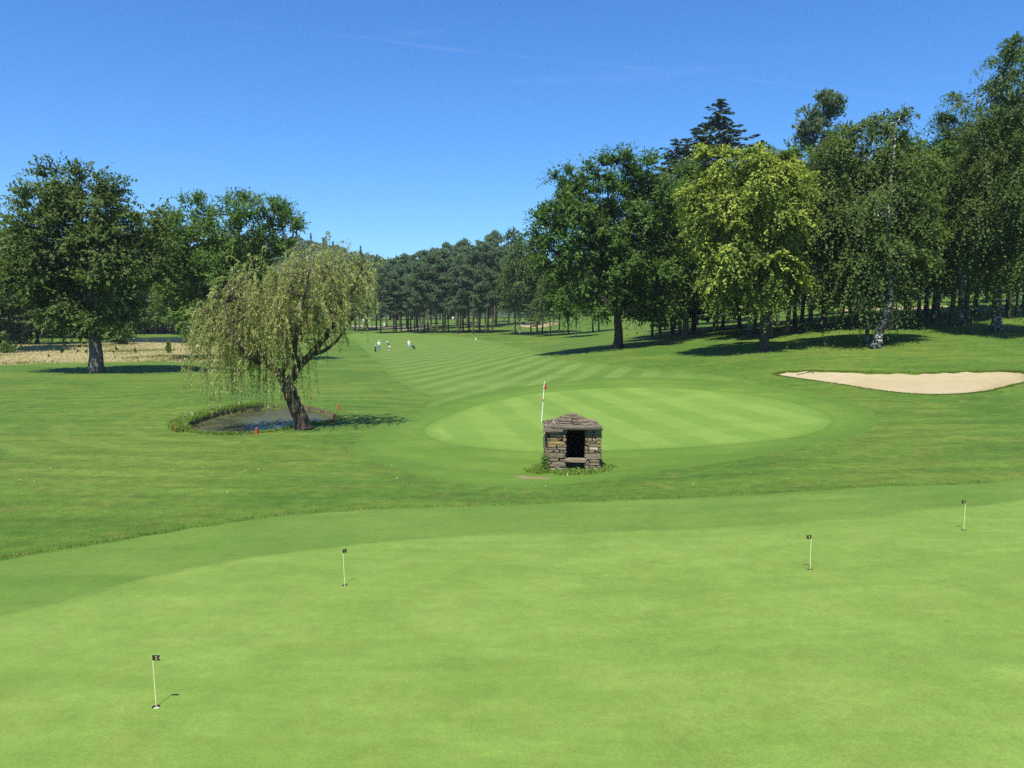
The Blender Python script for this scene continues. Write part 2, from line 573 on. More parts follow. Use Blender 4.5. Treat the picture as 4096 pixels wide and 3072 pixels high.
def grass_mat(name, c0, c1, dry, dry_amt=0.2, stripe=None, streak=None, ring=None, big=0.25, grain=0.25, bump=0.4, edge=None, grainscale=40.0, mot=(0.9, 0.05), arc=None, mid_amt=None, fleck=False):
    m, n, l, bs = new_mat(name)
    b = NB(m); P = b.pos()
    f = b.rng(b.noise(P, big, 5, 0.6), 0.34, 0.66)
    col = b.mix(f, c0, c1)
    if stripe:                                   # mowing stripes: grass laid to or from the viewer
        (dx, dy), period, c2, amt = stripe
        w = b.noise(P, 0.35, 3)
        s = b.math('ADD', b.dot(P, (dx / period * 2 * math.pi, dy / period * 2 * math.pi, 0)), b.math('MULTIPLY', w, 1.1))
        s = b.rng(b.math('SINE', s), -0.45, 0.45, 0, amt)
        fade = b.rng(b.noise(P, 0.13, 3), 0.30, 0.55, 0.35, 1.0)
        col = b.mix(b.math('MULTIPLY', s, fade), col, c2)
    if streak:                                   # faint tracks of the rough mower
        (dx, dy), c2, amt = streak
        ang = math.atan2(dy, dx)
        V = b.scale(P, (0.05, 0.75, 1), (0, 0, -ang))
        f2 = b.rng(b.noise(V, 1.0, 4, 0.6, 0.6), 0.42, 0.66, 0, amt)
        col = b.mix(f2, col, c2)
    if ring:                                     # mower tracks that follow the edge of the green
        attr, c2, amt, period = ring
        s = b.math('MULTIPLY', b.attr(attr), 2 * math.pi / period)
        s = b.math('ADD', s, b.math('MULTIPLY', b.noise(P, 0.2, 3), 3.5))
        s = b.rng(b.math('SINE', s), -0.2, 0.9, 0, amt)
        col = b.mix(s, col, c2)
    if edge:                                     # grasses mix along the border of the mown shape
        c2, w = edge
        e = b.math('ADD', b.math('DIVIDE', b.attr('sd_own'), w), b.math('MULTIPLY', b.math('SUBTRACT', b.noise(P, 1.6, 5, 0.65), 0.5), 1.6))
        col = b.mix(b.rng(e, -1.0, 0.05, 0, 0.85), col, c2)
    d = b.rng(b.noise(P, 0.9, 6, 0.68), 0.52, 0.78, 0, dry_amt)
    col = b.mix(d, col, dry)
    if fleck:                                    # small worn spots and pitch marks
        col = b.mix(b.rng(b.noise(P, 9.0, 3, 0.6), 0.66, 0.72, 0, 0.45), col, tuple(x * 0.8 for x in c0))
        col = b.mix(b.rng(b.noise(P, 6.0, 3, 0.7), 0.68, 0.74, 0, 0.5), col, dry)
    blot = b.rng(b.noise(b.scale(P, (0.7, 1.5, 1)), mot[0], 4, 0.6, 0.5), 0.28, 0.72, 1 - mot[1], 1 + mot[1], False)
    if arc:
        (ax_, ay_), c2, amt, period, rmax = arc
        dn = n.new('ShaderNodeVectorMath'); dn.operation = 'DISTANCE'; dn.inputs[1].default_value = (ax_, ay_, 0)
        l.new(P, dn.inputs[0]); D_ = dn.outputs['Value']
        w_ = b.math('SINE', b.math('ADD', b.math('MULTIPLY', D_, 2 * math.pi / period), b.math('MULTIPLY', b.noise(P, 0.12, 3), 9.0)))
        w_ = b.math('MULTIPLY', b.rng(w_, 0.1, 0.9, 0, amt), b.rng(b.noise(P, 0.10, 3), 0.42, 0.58))
        w_ = b.math('MULTIPLY', w_, b.rng(D_, rmax * .6, rmax, 1.0, 0.0))
        col = b.mix(w_, col, c2)
    mid = b.rng(b.noise(P, 5.0 if mid_amt is None else 2.2, 6, 0.72), 0.30, 0.72, 1.0 - (mid_amt or grain * 0.55), 1.0 + (mid_amt or grain * 0.55), False)
    fine = b.rng(b.noise(P, grainscale, 3, 0.7), 0.25, 0.75, 1.0 - grain, 1.0 + grain, False)
    k = b.math('MULTIPLY', b.math('MULTIPLY', mid, fine), blot)
    vm = n.new('ShaderNodeVectorMath'); vm.operation = 'SCALE'
    l.new(col, vm.inputs[0]); l.new(k, vm.inputs['Scale'])
    l.new(vm.outputs[0], bs.inputs['Base Color'])
    bs.inputs['Roughness'].default_value = 0.85
    bs.inputs['Specular IOR Level'].default_value = 0.12
    try:
        bs.inputs['Sheen Weight'].default_value = 0.06
        bs.inputs['Sheen Roughness'].default_value = 0.6
        bs.inputs['Sheen Tint'].default_value = (0.6, 0.8, 0.35, 1)
    except Exception:
        pass
    h = b.math('ADD', b.noise(P, grainscale, 3, 0.7), b.math('MULTIPLY', b.noise(P, 7.0, 4, 0.6), 1.5))
    b.bump(h, bump, 0.05, bs)
    return m


GM = {}
GM['practice_green'] = grass_mat('practice_green_turf', alb(148, 183, 82), alb(161, 194, 94), alb(178, 190, 96), 0.45, big=0.5, grain=0.20, bump=0.15, streak=((1.0, 0.15), alb(136, 174, 74), 0.5), edge=(alb(132, 168, 74), 0.25), mot=(1.1, 0.10), grainscale=26.0, fleck=True)
GM['practice_apron'] = grass_mat('apron_turf', alb(124, 162, 66), alb(140, 174, 78), alb(152, 172, 76), 0.45, grain=0.20, bump=0.3, streak=((1.0, 0.1), alb(106, 148, 54), 0.5), mot=(0.7, 0.09), grainscale=26.0, fleck=True)
GM['flag_green'] = grass_mat('flag_green_turf', alb(152, 190, 82), alb(164, 200, 92), alb(178, 198, 96), 0.25, stripe=((0.988, 0.153), 3.0, alb(132, 174, 68), 0.55), grain=0.14, bump=0.12, edge=(alb(134, 174, 70), 0.8))
GM['fringe'] = grass_mat('fringe_turf', alb(124, 164, 58), alb(138, 174, 70), alb(152, 174, 74), 0.35, ring=('sd_green', alb(110, 154, 52), 0.38, 2.3), grain=0.18, bump=0.3, edge=(alb(112, 152, 54), 2.6), mot=(0.4, 0.10))
GM['fairway'] = grass_mat('fairway_turf', alb(136, 172, 78), alb(147, 180, 88), alb(152, 172, 78), 0.40, stripe=((-0.96, 0.28), 2.8, alb(116, 152, 56), 0.85), grain=0.18, bump=0.25, grainscale=18.0, edge=(alb(122, 158, 58), 2.0), mot=(0.3, 0.06))
GM['rough'] = grass_mat('rough_turf', alb(103, 145, 48), alb(135, 164, 64), alb(170, 164, 84), 0.75, big=0.09, streak=((0.75, 0.66), alb(86, 134, 40), 0.45), grain=0.30, bump=0.6, grainscale=26.0, mot=(0.55, 0.17), arc=((pc[0] + 2, pc[1] + 1), alb(154, 180, 80), 0.40, 2.6, 26.0), mid_amt=0.30)
GM['meadow'] = grass_mat('dry_meadow_turf', alb(204, 186, 132), alb(216, 200, 152), alb(168, 174, 106), 0.55, big=0.08, grain=0.3, bump=0.8, grainscale=10.0)
GM['lake_bed'] = grass_mat('mud', (0.05, 0.045, 0.03), (0.07, 0.06, 0.04), (0.06, 0.07, 0.04), 0.3)
GM['bare_soil'] = grass_mat('bare_soil_mat', alb(186, 160, 116), alb(200, 178, 136), alb(140, 150, 80), 0.8, big=2.0, grain=0.25, edge=(alb(120, 160, 74), 0.22))


def sand_mat(name, c0, c1, c2):
    m, n, l, bs = new_mat(name)
    b = NB(m); P = b.pos()
    f = b.rng(b.noise(P, 0.25, 5, 0.6), 0.35, 0.65)
    col = b.mix(f, c0, c1)
    V = b.scale(P, (0.35, 2.2, 1), (0, 0, 0.12))
    f2 = b.rng(b.noise(V, 2.0, 5, 0.65), 0.45, 0.72, 0, 0.45)
    col = b.mix(f2, col, c2)
    g = b.rng(b.noise(P, 30.0, 3, 0.7), 0.25, 0.75, 0.88, 1.10, False)
    vm = n.new('ShaderNodeVectorMath'); vm.operation = 'SCALE'
    l.new(col, vm.inputs[0]); l.new(g, vm.inputs['Scale']); l.new(vm.outputs[0], bs.inputs['Base Color'])
    bs.inputs['Roughness'].default_value = 0.95
    bs.inputs['Specular IOR Level'].default_value = 0.1
    b.bump(b.math('ADD', b.noise(V, 6.0, 5, 0.6), b.math('MULTIPLY', b.noise(P, 14.0, 4), 0.6)), 0.5, 0.06, bs)
    return m


GM['bunker'] = sand_mat('bunker_sand', alb(226, 208, 170), alb(236, 221, 189), alb(208, 185, 145))
GM['far_bunker'] = sand_mat('far_bunker_sand', alb(222, 196, 156), alb(230, 210, 176), alb(206, 178, 138))
GM['path'] = sand_mat('pale_path', alb(196, 184, 160), alb(208, 198, 176), alb(170, 160, 130))

# ------------------------------------------------------------------ the ground, one sheet cut along the outlines
def build_ground():
    fine = np.radians(np.arange(-37, 37.001, 0.17))
    left = np.radians(np.arange(-180, -37, 3.0)); right = np.radians(np.arange(40, 180, 3.0))
    A = np.concatenate([left, fine, right])
    r = [0.6, 1.5, 3, 5, 7]
    while r[-1] < 110: r.append(r[-1] * 1.011)
    while r[-1] < 360: r.append(r[-1] * 1.017)
    while r[-1] < 3400: r.append(r[-1] * 1.07)
    R = np.array(r)
    X = (R[:, None] * np.sin(A)[None, :]).ravel(); Y = (R[:, None] * np.cos(A)[None, :]).ravel()
    nr, na = len(R), len(A)
    i = np.arange(nr - 1)[:, None] * na; j = np.arange(na)[None, :]; j2 = (j + 1) % na
    a, b_, c, d = (i + j).ravel(), (i + na + j).ravel(), (i + na + j2).ravel(), (i + j2).ravel()
    j2 = np.broadcast_to(j2, (nr - 1, na))
    T = np.vstack([np.stack([a, c, b_], 1), np.stack([a, d, c], 1)])
    X = np.append(X, 0.0); Y = np.append(Y, 0.0)
    cen = len(X) - 1
    T = np.vstack([T, [[cen, (k + 1) % na, k] for k in range(na)]])
    Z = height(X, Y)
    V = np.stack([X, Y, Z], 1)
    # finer triangles round the cups so that the holes come out round
    for (cx, cy_) in CUPS:
        for lev in range(6):
            ce = V[T].mean(1); ext = np.ptp(V[T][:, :, :2], axis=1).max(1)
            sel = (np.hypot(ce[:, 0] - cx, ce[:, 1] - cy_) < 0.10 + ext) & (ext > 0.018)
            if not sel.any(): break
            S = T[sel]; n0 = len(V)
            m1, m2, m3 = (V[S[:, 0]] + V[S[:, 1]]) / 2, (V[S[:, 1]] + V[S[:, 2]]) / 2, (V[S[:, 2]] + V[S[:, 0]]) / 2
            k = len(S); V = np.vstack([V, m1, m2, m3])
            i1, i2, i3 = n0 + np.arange(k), n0 + k + np.arange(k), n0 + 2 * k + np.arange(k)
            T = np.vstack([T[~sel], np.stack([S[:, 0], i1, i3], 1), np.stack([i1, S[:, 1], i2], 1), np.stack([i3, i2, S[:, 2]], 1), np.stack([i1, i2, i3], 1)])
    X, Y = V[:, 0], V[:, 1]
    cups = np.full(len(X), 1e3)
    for (cx, cy_) in CUPS:
        cups = np.minimum(cups, np.hypot(X - cx, Y - cy_) - 0.054)
    wob = 0.05 * np.sin(X * 5.1 + Y * 2.3) + 0.05 * np.sin(Y * 4.3 - X * 3.1)
    far = smooth(60, 200, Y)
    zones = [('cups', cups, None),
             ('putting_green', sdf(P_PG, X, Y) + wob * 0.4, 'practice_green'),
             ('green_apron', sdf(P_AP, X, Y) + wob * 0.7, 'practice_apron'),
             ('bunker', sdf(P_BK, X, Y) + wob * 1.2, 'bunker'),
             ('flag_green', sdf(P_G, X, Y), 'flag_green'),
             ('bare_soil', sdf(P_SOIL, X, Y) + wob, 'bare_soil'),
             ('green_fringe', sdf(P_FR, X, Y) + wob, 'fringe'),
             ('pond_bed', sdf(P_POND, X, Y) + wob * 0.8 + 0.12, 'lake_bed'),
             ('fairway', sdf(P_FW, X, Y) + wob * 2, 'fairway'),
             ('lake_bed', sdf(P_LAKE, X, Y), 'lake_bed'),
             ('dry_meadow', sdf(P_MEAD, X, Y) + wob * 8 + np.sin(X * .7) * .6, 'meadow'),
             ('far_bunker', np.minimum(sdf(P_BK2, X, Y), sdf(P_BK3, X, Y)) + wob * 2, 'far_bunker'),
             ('path', sdf(P_PATH, X, Y) + wob * 4, 'path')]
    S = np.stack([z[1] for z in zones] + [sdf(P_G, X, Y)], 1)
    for zi, (name, _, mk) in enumerate(zones):
        s = S[:, zi]; ins = s[T] < 0; cnt = ins.sum(1)
        full, none, mixed = T[cnt == 3], T[cnt == 0], T[(cnt > 0) & (cnt < 3)]
        newV, newS, cache = [], [], {}
        n0 = len(V); inn, outt = [], []

        def cut(p, q):
            key = (p, q) if p < q else (q, p)
            if key not in cache:
                p, q = key
                t = s[p] / (s[p] - s[q])
                newV.append(V[p] + (V[q] - V[p]) * t); newS.append(S[p] + (S[q] - S[p]) * t)
                cache[key] = n0 + len(newV) - 1
            return cache[key]
        for tri in mixed.tolist():
            I, O = [], []
            for e in range(3):
                p, q = tri[e], tri[(e + 1) % 3]
                (I if s[p] < 0 else O).append(p)
                if (s[p] < 0) != (s[q] < 0):
                    c = cut(p, q); I.append(c); O.append(c)
            for L_, dst in ((I, inn), (O, outt)):
                for k in range(1, len(L_) - 1):
                    dst.append((L_[0], L_[k], L_[k + 1]))
        if newV:
            V = np.vstack([V, np.array(newV)]); S = np.vstack([S, np.array(newS)])
        zt = np.vstack([full] + ([np.array(inn)] if inn else []))
        T = np.vstack([none] + ([np.array(outt)] if outt else []))
        if mk is not None:
            emit(name, V, zt, S[:, -1], GM[mk], S[:, zi])
    emit('ground', V, T, S[:, -1], GM['rough'], S[:, -1])


def emit(name, V, T, sg, mat, so):
    used, inv = np.unique(T.ravel(), return_inverse=True)
    me = mesh_from(name, V[used], tris=inv.reshape(-1, 3), mats=[mat], smoothf=True, vattr={'sd_green': sg[used], 'sd_own': so[used]})
    o = structure(link(name, me))
    return o


build_ground()


# water
def water_mat(name, col, rough, scum=None, bump=0.02, scale=2.0, strength=0.25):
    m, n, l, bs = new_mat(name)
    b = NB(m); P = b.pos()
    if scum:
        V = b.scale(P, (1, 0.6, 1))
        f = b.rng(b.noise(V, 9.0, 5, 0.75), 0.36, 0.56)
        f0 = b.rng(b.noise(P, 0.30, 4, 0.6), 0.34, 0.52, 0.30, 0.95)
        f = b.math('MULTIPLY', f, f0)
        l.new(b.mix(f, col, scum), bs.inputs['Base Color'])
        l.new(b.rng(f, 0.0, 1.0, rough, 0.65), bs.inputs['Roughness'])
        l.new(b.rng(f, 0.0, 0.8, 0.4, 0.03), bs.inputs['Specular IOR Level'])
    else:
        bs.inputs['Base Color'].default_value = (*col, 1)
        bs.inputs['Roughness'].default_value = rough
    bs.inputs['IOR'].default_value = 1.333
    b.bump(b.noise(b.scale(P, (1, 2.0, 1)), scale, 3), strength, bump, bs)
    return m


def water(name, P, z, mat, grow):
    c = P.mean(0)
    Q = c + (P - c) * grow
    v = np.column_stack([Q, np.full(len(Q), z)])
    v = np.vstack([v, [c[0], c[1], z]])
    t = [[len(Q), i, (i + 1) % len(Q)] for i in range(len(Q))]
    a = np.array(t)
    # face up
    v0 = v[a[0]]
    if np.cross(v0[1] - v0[0], v0[2] - v0[0])[2] < 0: a = a[:, ::-1]
    return structure(link(name, mesh_from(name, v, tris=a, mats=[mat])))


water('pond_water', P_POND, POND_Z, water_mat('pond_water_mat', (0.020, 0.024, 0.012), 0.03, (0.080, 0.082, 0.036), 0.0015, 3.0), 1.02)
water('lake_water', P_LAKE, LAKE_Z, water_mat('lake_water_mat', (0.012, 0.022, 0.036), 0.08, None, 0.5, 2.2, 1.0), 1.04)


# ------------------------------------------------------------------ trees
def leaf_mat(name, c0, c1, c2=None, trans=0.40, rough=0.6, spec=0.18):
    m, n, l, bs = new_mat(name)
    b = NB(m)
    t = b.attr('tint')
    col = b.mix(b.rng(t, 0.0, 0.8, 0, 1, False), c0, c1)
    if c2 is not None:
        col = b.mix(b.rng(t, 0.80, 0.84, 0, 1, False), col, c2)
    l.new(col, bs.inputs['Base Color'])
    bs.inputs['Roughness'].default_value = rough
    bs.inputs['Specular IOR Level'].default_value = spec
    tr = n.new('ShaderNodeBsdfTranslucent')
    tc = b.mix(1.0, col, (1.25, 1.30, 0.55), 'MULTIPLY')
    l.new(tc, tr.inputs['Color'])
    mx = n.new('ShaderNodeMixShader'); mx.inputs[0].default_value = trans
    l.new(bs.outputs[0], mx.inputs[1]); l.new(tr.outputs[0], mx.inputs[2])
    l.new(mx.outputs[0], n['Material Output'].inputs[0])
    return m


def bark_mat(name, c0, c1, white=False):
    m, n, l, bs = new_mat(name)
    b = NB(m); P = b.obj()
    V = b.scale(P, (4, 4, 0.9)) if not white else b.scale(P, (1.2, 1.2, 3.0))
    f = b.rng(b.noise(V, 3.0, 6, 0.65), 0.38, 0.62) if not white else b.rng(b.noise(V, 1.6, 6, 0.7), 0.50, 0.60)
    l.new(b.mix(f, c0, c1), bs.inputs['Base Color'])
    bs.inputs['Roughness'].default_value = 0.9
    bs.inputs['Specular IOR Level'].default_value = 0.15
    b.bump(b.noise(V, 4.0, 6, 0.7), 0.8, 0.08, bs)
    return m


LM = {
    'oak': leaf_mat('oak_leaf', (0.053, 0.110, 0.019), (0.104, 0.188, 0.034), rough=0.6, spec=0.18, trans=0.38),
    'beech': leaf_mat('beech_leaf', (0.064, 0.106, 0.025), (0.123, 0.172, 0.042), rough=0.6, spec=0.18, trans=0.38),
    'ash': leaf_mat('ash_leaf', (0.076, 0.144, 0.025), (0.139, 0.228, 0.044), rough=0.6, spec=0.18, trans=0.40),
    'lime': leaf_mat('lime_leaf', (0.087, 0.143, 0.026), (0.170, 0.230, 0.041), (0.340, 0.386, 0.069), rough=0.6, spec=0.15, trans=0.38),
    'birch': leaf_mat('birch_leaf', (0.072, 0.119, 0.026), (0.133, 0.187, 0.046), rough=0.6, spec=0.18, trans=0.40),
    'willow': leaf_mat('willow_leaf', (0.230, 0.245, 0.066), (0.370, 0.410, 0.120), (0.50, 0.53, 0.26), rough=0.45, spec=0.35, trans=0.35),
    'pine': leaf_mat('pine_needle', (0.084, 0.140, 0.064), (0.155, 0.230, 0.104), rough=0.55, spec=0.25, trans=0.15),
    'spruce': leaf_mat('spruce_needle', (0.052, 0.096, 0.068), (0.110, 0.170, 0.115), rough=0.55, spec=0.25, trans=0.1),
    'wood': leaf_mat('woodland_leaf', (0.058, 0.104, 0.024), (0.112, 0.174, 0.042), rough=0.5),
    'shrub': leaf_mat('shrub_leaf', (0.104, 0.173, 0.036), (0.182, 0.269, 0.060), rough=0.5),
}
BM = {
    'oak': bark_mat('oak_bark', (0.045, 0.038, 0.028), (0.12, 0.105, 0.08)),
    'beech': bark_mat('beech_bark', (0.07, 0.062, 0.05), (0.17, 0.155, 0.13)),
    'pine': bark_mat('pine_bark', (0.06, 0.045, 0.034), (0.15, 0.11, 0.08)),
    'birch': bark_mat('birch_bark', (0.045, 0.042, 0.038), (0.55, 0.54, 0.50), True),
    'willow': bark_mat('willow_bark', (0.035, 0.026, 0.018), (0.10, 0.078, 0.055)),
}


def rand_dirs(r, n):
    v = r.normal(size=(n, 3))
    return norm(v)


def leaves_mesh(name, C, A, B, tint, mat):
    """diamond leaves: centre, half length vector, half width vector"""
    n = len(C)
    # two halves folded a little along the rib keep the leaf from being a flat card
    V = np.empty((n, 4, 3), np.float32)
    V[:, 0] = C - A; V[:, 1] = C + B - A * 0.15; V[:, 2] = C + A; V[:, 3] = C - B - A * 0.15
    q = np.arange(n * 4, dtype=np.int32).reshape(n, 4)
    return mesh_from(name, V.reshape(-1, 3), quads=q, mats=[mat], fattr={'tint': tint})


def crown_points(r, lobes, n, shell=0.55):
    """clump centres in the lobes, mostly towards their skins; returns points and outward directions"""
    L = np.array(lobes, float)
    w = (L[:, 3] * L[:, 4] * L[:, 5]) ** 0.72
    idx = r.choice(len(L), size=n, p=w / w.sum())
    d = rand_dirs(r, n)
    rad = shell + (1 - shell) * r.random(n) ** 0.6
    deep = r.random(n) < 0.16
    rad[deep] = 0.2 + 0.5 * r.random(deep.sum())
    P = L[idx, :3] + d * rad[:, None] * L[idx, 3:6]
    out = norm(d / L[idx, 3:6])
    return P, out


def make_crown(r, P, out, spec):
    """leaf arrays from clump centres. spec: sprays, leaves, spray_len, leaf_len, leaf_w, up, droop, flat, spread, tintfun"""
    ns, nl = spec['sprays'], spec['leaves']
    n = len(P)
    S = n * ns
    O = np.repeat(P, ns, 0) + r.normal(size=(S, 3)) * spec['spread'] * np.array([1, 1, spec.get('flat', 0.7)])
    d = norm(np.repeat(out, ns, 0) * spec.get('outw', 0.8) + rand_dirs(r, S) * spec.get('rand', 0.85) + np.array([0, 0, spec['up']]))
    L = spec['spray_len'] * (0.6 + 0.8 * r.random(S)) * np.repeat(0.65 + 0.7 * r.random(n), ns)
    t = (np.arange(nl)[None, :] + r.random((S, nl))) / nl
    Pl = O[:, None, :] + d[:, None, :] * (L[:, None] * t)[..., None]
    Pl[..., 2] -= spec['droop'] * (t * L[:, None]) ** 2
    Pl = Pl + r.normal(size=Pl.shape) * spec.get('jit', 0.06)
    C = Pl.reshape(-1, 3)
    N = len(C)
    dd = np.repeat(d, nl, 0)
    ax = norm(dd * 0.7 + rand_dirs(r, N) * 0.8 + np.array([0, 0, -0.9 * spec['droop'] / 0.4]) * min(1.0, spec['droop']))
    sp = np.repeat(rand_dirs(r, S) * 0.45, nl, 0)
    up = norm(np.array([0, 0, 1.0]) * spec.get('leafup', 0.7) + dd * 0.55 + np.repeat(np.repeat(out, ns, 0), nl, 0) * 0.35 + sp * 0.5 + rand_dirs(r, N) * 0.26)
    b = norm(np.cross(ax, up))
    sz = np.exp(r.normal(size=N) * 0.30)
    A = ax * (spec['leaf_len'] * 0.5 * sz)[:, None]; B = b * (spec['leaf_w'] * 0.5 * sz)[:, None]
    ct = np.repeat(r.random(n), ns * nl)
    tint = np.clip(0.45 * ct + 0.25 * np.repeat(r.random(S), nl) + 0.3 * r.random(N), 0, 1) * 0.79
    return C, A, B, tint


def limb_path(a, b, r, sag=0.0, n=6, wob=0.06):
    t = np.linspace(0, 1, n)[:, None]
    L = np.linalg.norm(b - a)
    p = a + (b - a) * t
    p[:, 2] += (np.sin(t[:, 0] * math.pi) * L * sag)
    p[1:-1] += r.normal(size=(n - 2, 3)) * L * wob * 0.5
    return p


def make_wood(r, mb, trunk, P, nl=14, limb_r=0.16, twig_r=0.03, sag=0.08, twigs=True, sides=10):
    """trunk path (k,4: xyz r), limbs to spread targets, twigs to every clump"""
    T = np.asarray(trunk, float)
    # resample the trunk
    tt = np.linspace(0, 1, len(T)); ts = np.linspace(0, 1, max(10, len(T) * 3))
    path = np.stack([np.interp(ts, tt, T[:, i]) for i in range(3)], 1); rad = np.interp(ts, tt, T[:, 3])
    path[1:-1, :2] += r.normal(size=(len(path) - 2, 2)) * rad[1:-1, None] * 0.12
    fl = np.exp(-(path[:, 2] - path[0, 2]) / (rad[0] * 1.3 + 0.05))
    mb.tube(path, rad * (1 + 0.55 * fl), sides)
    # farthest-point limb targets
    sel = [int(r.integers(len(P)))]
    d = np.linalg.norm(P - P[sel[0]], axis=1)
    for _ in range(min(nl, len(P)) - 1):
        k = int(np.argmax(d)); sel.append(k); d = np.minimum(d, np.linalg.norm(P - P[k], axis=1))
    cen = P.mean(0)
    nodes, nr = [path[len(path) // 3:]], [rad[len(path) // 3:]]
    zlo = path[int(len(path) * 0.30), 2]
    for k in sel:
        b = cen + (P[k] - cen) * 0.85
        zt = zlo + (path[-1, 2] - zlo) * np.clip((b[2] - zlo) / max(path[-1, 2] - zlo, 0.1) * 0.75 - 0.12, 0.0, 0.98)
        i = int(np.argmin(np.abs(path[:, 2] - zt)))
        lp = limb_path(path[i], b, r, sag)
        r0 = min(limb_r, rad[i] * 0.6)
        lr = np.linspace(r0, max(0.018, twig_r * 0.9), len(lp))
        mb.tube(lp, lr, 6, cap=False)
        nodes.append(lp); nr.append(lr)
    if twigs:
        N = np.vstack(nodes); R = np.concatenate(nr)
        for p in P:
            dist = np.linalg.norm(N - p, axis=1) + np.maximum(0, N[:, 2] - p[2]) * 0.5
            k = int(np.argmin(dist))
            if dist[k] < 0.3 or dist[k] > 9: continue
            lp = limb_path(N[k], p, r, sag * 0.6, 4, 0.08)
            mb.tube(lp, np.linspace(min(twig_r * 1.6, R[k]), twig_r * 0.35, 4), 3, cap=False)


def img_lobes(lobes, y0, base, inset=0.0):
    """lobes given as (px, py, rx, ry[, depth offset]) of the photograph, at distance y0 -> local metres"""
    out = []
    for l in lobes:
        px, py, rx, ry = l[:4]
        rx, ry = max(rx - inset, rx * 0.5), max(ry - inset, ry * 0.5)
        off = l[4] if len(l) > 4 else 0.0
        y = y0 + off
        z = z_for(py, y); x = x_for(px, y, z)
        s = y / FPX
        out.append((x - base[0], y - base[1], z - base[2], rx * s, max(rx, ry) * s * 1.18 if len(l) < 6 else l[5], ry * s))
    return out


def tree(name, label, base, crown, mat, trunkmb, bark, group=None):
    t = thing(name, label, 'tree', base, group=group)
    link('trunk', trunkmb.mesh('trunk', [bark], True), t)
    C, A, B, tint = crown
    link('crown', leaves_mesh('crown', C, A, B, tint, mat), t)
    return t


def base_at(px, py=None, y=None):
    p = hit(px, py, height) if y is None else at_depth(px, y)
    return np.array([p[0], p[1], hz(p[0], p[1])])


SP_OAK = dict(sprays=24, leaves=17, spray_len=1.65, leaf_len=0.255, leaf_w=0.165, up=0.35, droop=0.10, flat=0.7, spread=0.22, jit=0.08, rand=0.95, outw=0.7)
SP_BEECH = dict(sprays=22, leaves=15, spray_len=1.9, leaf_len=0.26, leaf_w=0.16, up=0.22, droop=0.10, flat=0.35, spread=0.30, jit=0.06, leafup=1.0, rand=0.75, outw=0.8)
SP_ASH = dict(sprays=22, leaves=17, spray_len=1.9, leaf_len=0.26, leaf_w=0.155, up=0.65, droop=0.10, flat=0.8, spread=0.28, jit=0.08, rand=0.75, outw=0.6)
SP_LIME = dict(sprays=26, leaves=17, spray_len=1.45, leaf_len=0.23, leaf_w=0.15, up=0.15, droop=0.32, flat=0.55, spread=0.25, jit=0.07, rand=0.9, outw=0.7)
SP_BIRCH = dict(sprays=22, leaves=18, spray_len=2.0, leaf_len=0.21, leaf_w=0.13, up=0.25, droop=0.42, flat=0.7, spread=0.28, jit=0.08, leafup=0.6, rand=0.85, outw=0.55)

# --- big oak beyond the fairway
def lobed_tree(seed, name, label, px, py, y, lobes, nclump, spec, mat, bark, trunk_r, trunk_pts=None, nl=14, limb_r=0.2, flower=False, shell=0.55, sag=0.08, tw=0.035, group=None, push=0.0, low=2.2):
    r = np.random.default_rng(seed)
    b = base_at(px, py, y)
    lobes = [(*l[:4], (l[4] if len(l) > 4 else 0.0) + push) for l in lobes]
    L = img_lobes(lobes, b[1], b, 24.0)
    P, out = crown_points(r, L, nclump, shell)
    keep = P[:, 2] > low
    P, out = P[keep], out[keep]
    C, A, B, tint = make_crown(r, P, out, spec)
    if flower:      # pale flower bracts hang at the outside of the crown
        k = spec['sprays'] * spec['leaves']
        cen = np.array(L)[:, :3].mean(0)
        f = np.repeat(r.random(len(P) * spec['sprays']) < 0.85, spec['leaves']) & (r.random(len(C)) < 0.85)
        pos = (np.arange(len(C)) % spec['leaves']) / spec['leaves']
        sel = f & (pos > 0.2)
        clump_ok = np.repeat(r.random(len(P)) < 0.85, k)
        hi = np.repeat(P[:, 2] > np.percentile(P[:, 2], 3), k)
        tint = np.where(sel & clump_ok & hi, 0.95, tint)
    mb = MB()
    top = P[:, 2].max()
    if trunk_pts is None:
        cx, cy_ = P[:, 0].mean(), 0.0
        tr = [(0, 0, -0.25, trunk_r), (0, 0, top * 0.18, trunk_r * 0.86), (cx * 0.3, 0, top * 0.45, trunk_r * 0.62), (cx * 0.7, cy_, top * 0.72, trunk_r * 0.32), (cx, cy_, top * 0.93, 0.05)]
    else:
        tr = []
        for (tx, ty, tr_) in trunk_pts:
            z = z_for(ty, b[1]); tr.append((x_for(tx, b[1], z) - b[0], 0, z - b[2], tr_))
        tr[0] = (tr[0][0], 0, -0.25, tr[0][3])
    make_wood(r, mb, tr, P, nl, limb_r, tw, sag)
    return tree(name, label, b, (C, A, B, tint), mat, mb, bark, group)


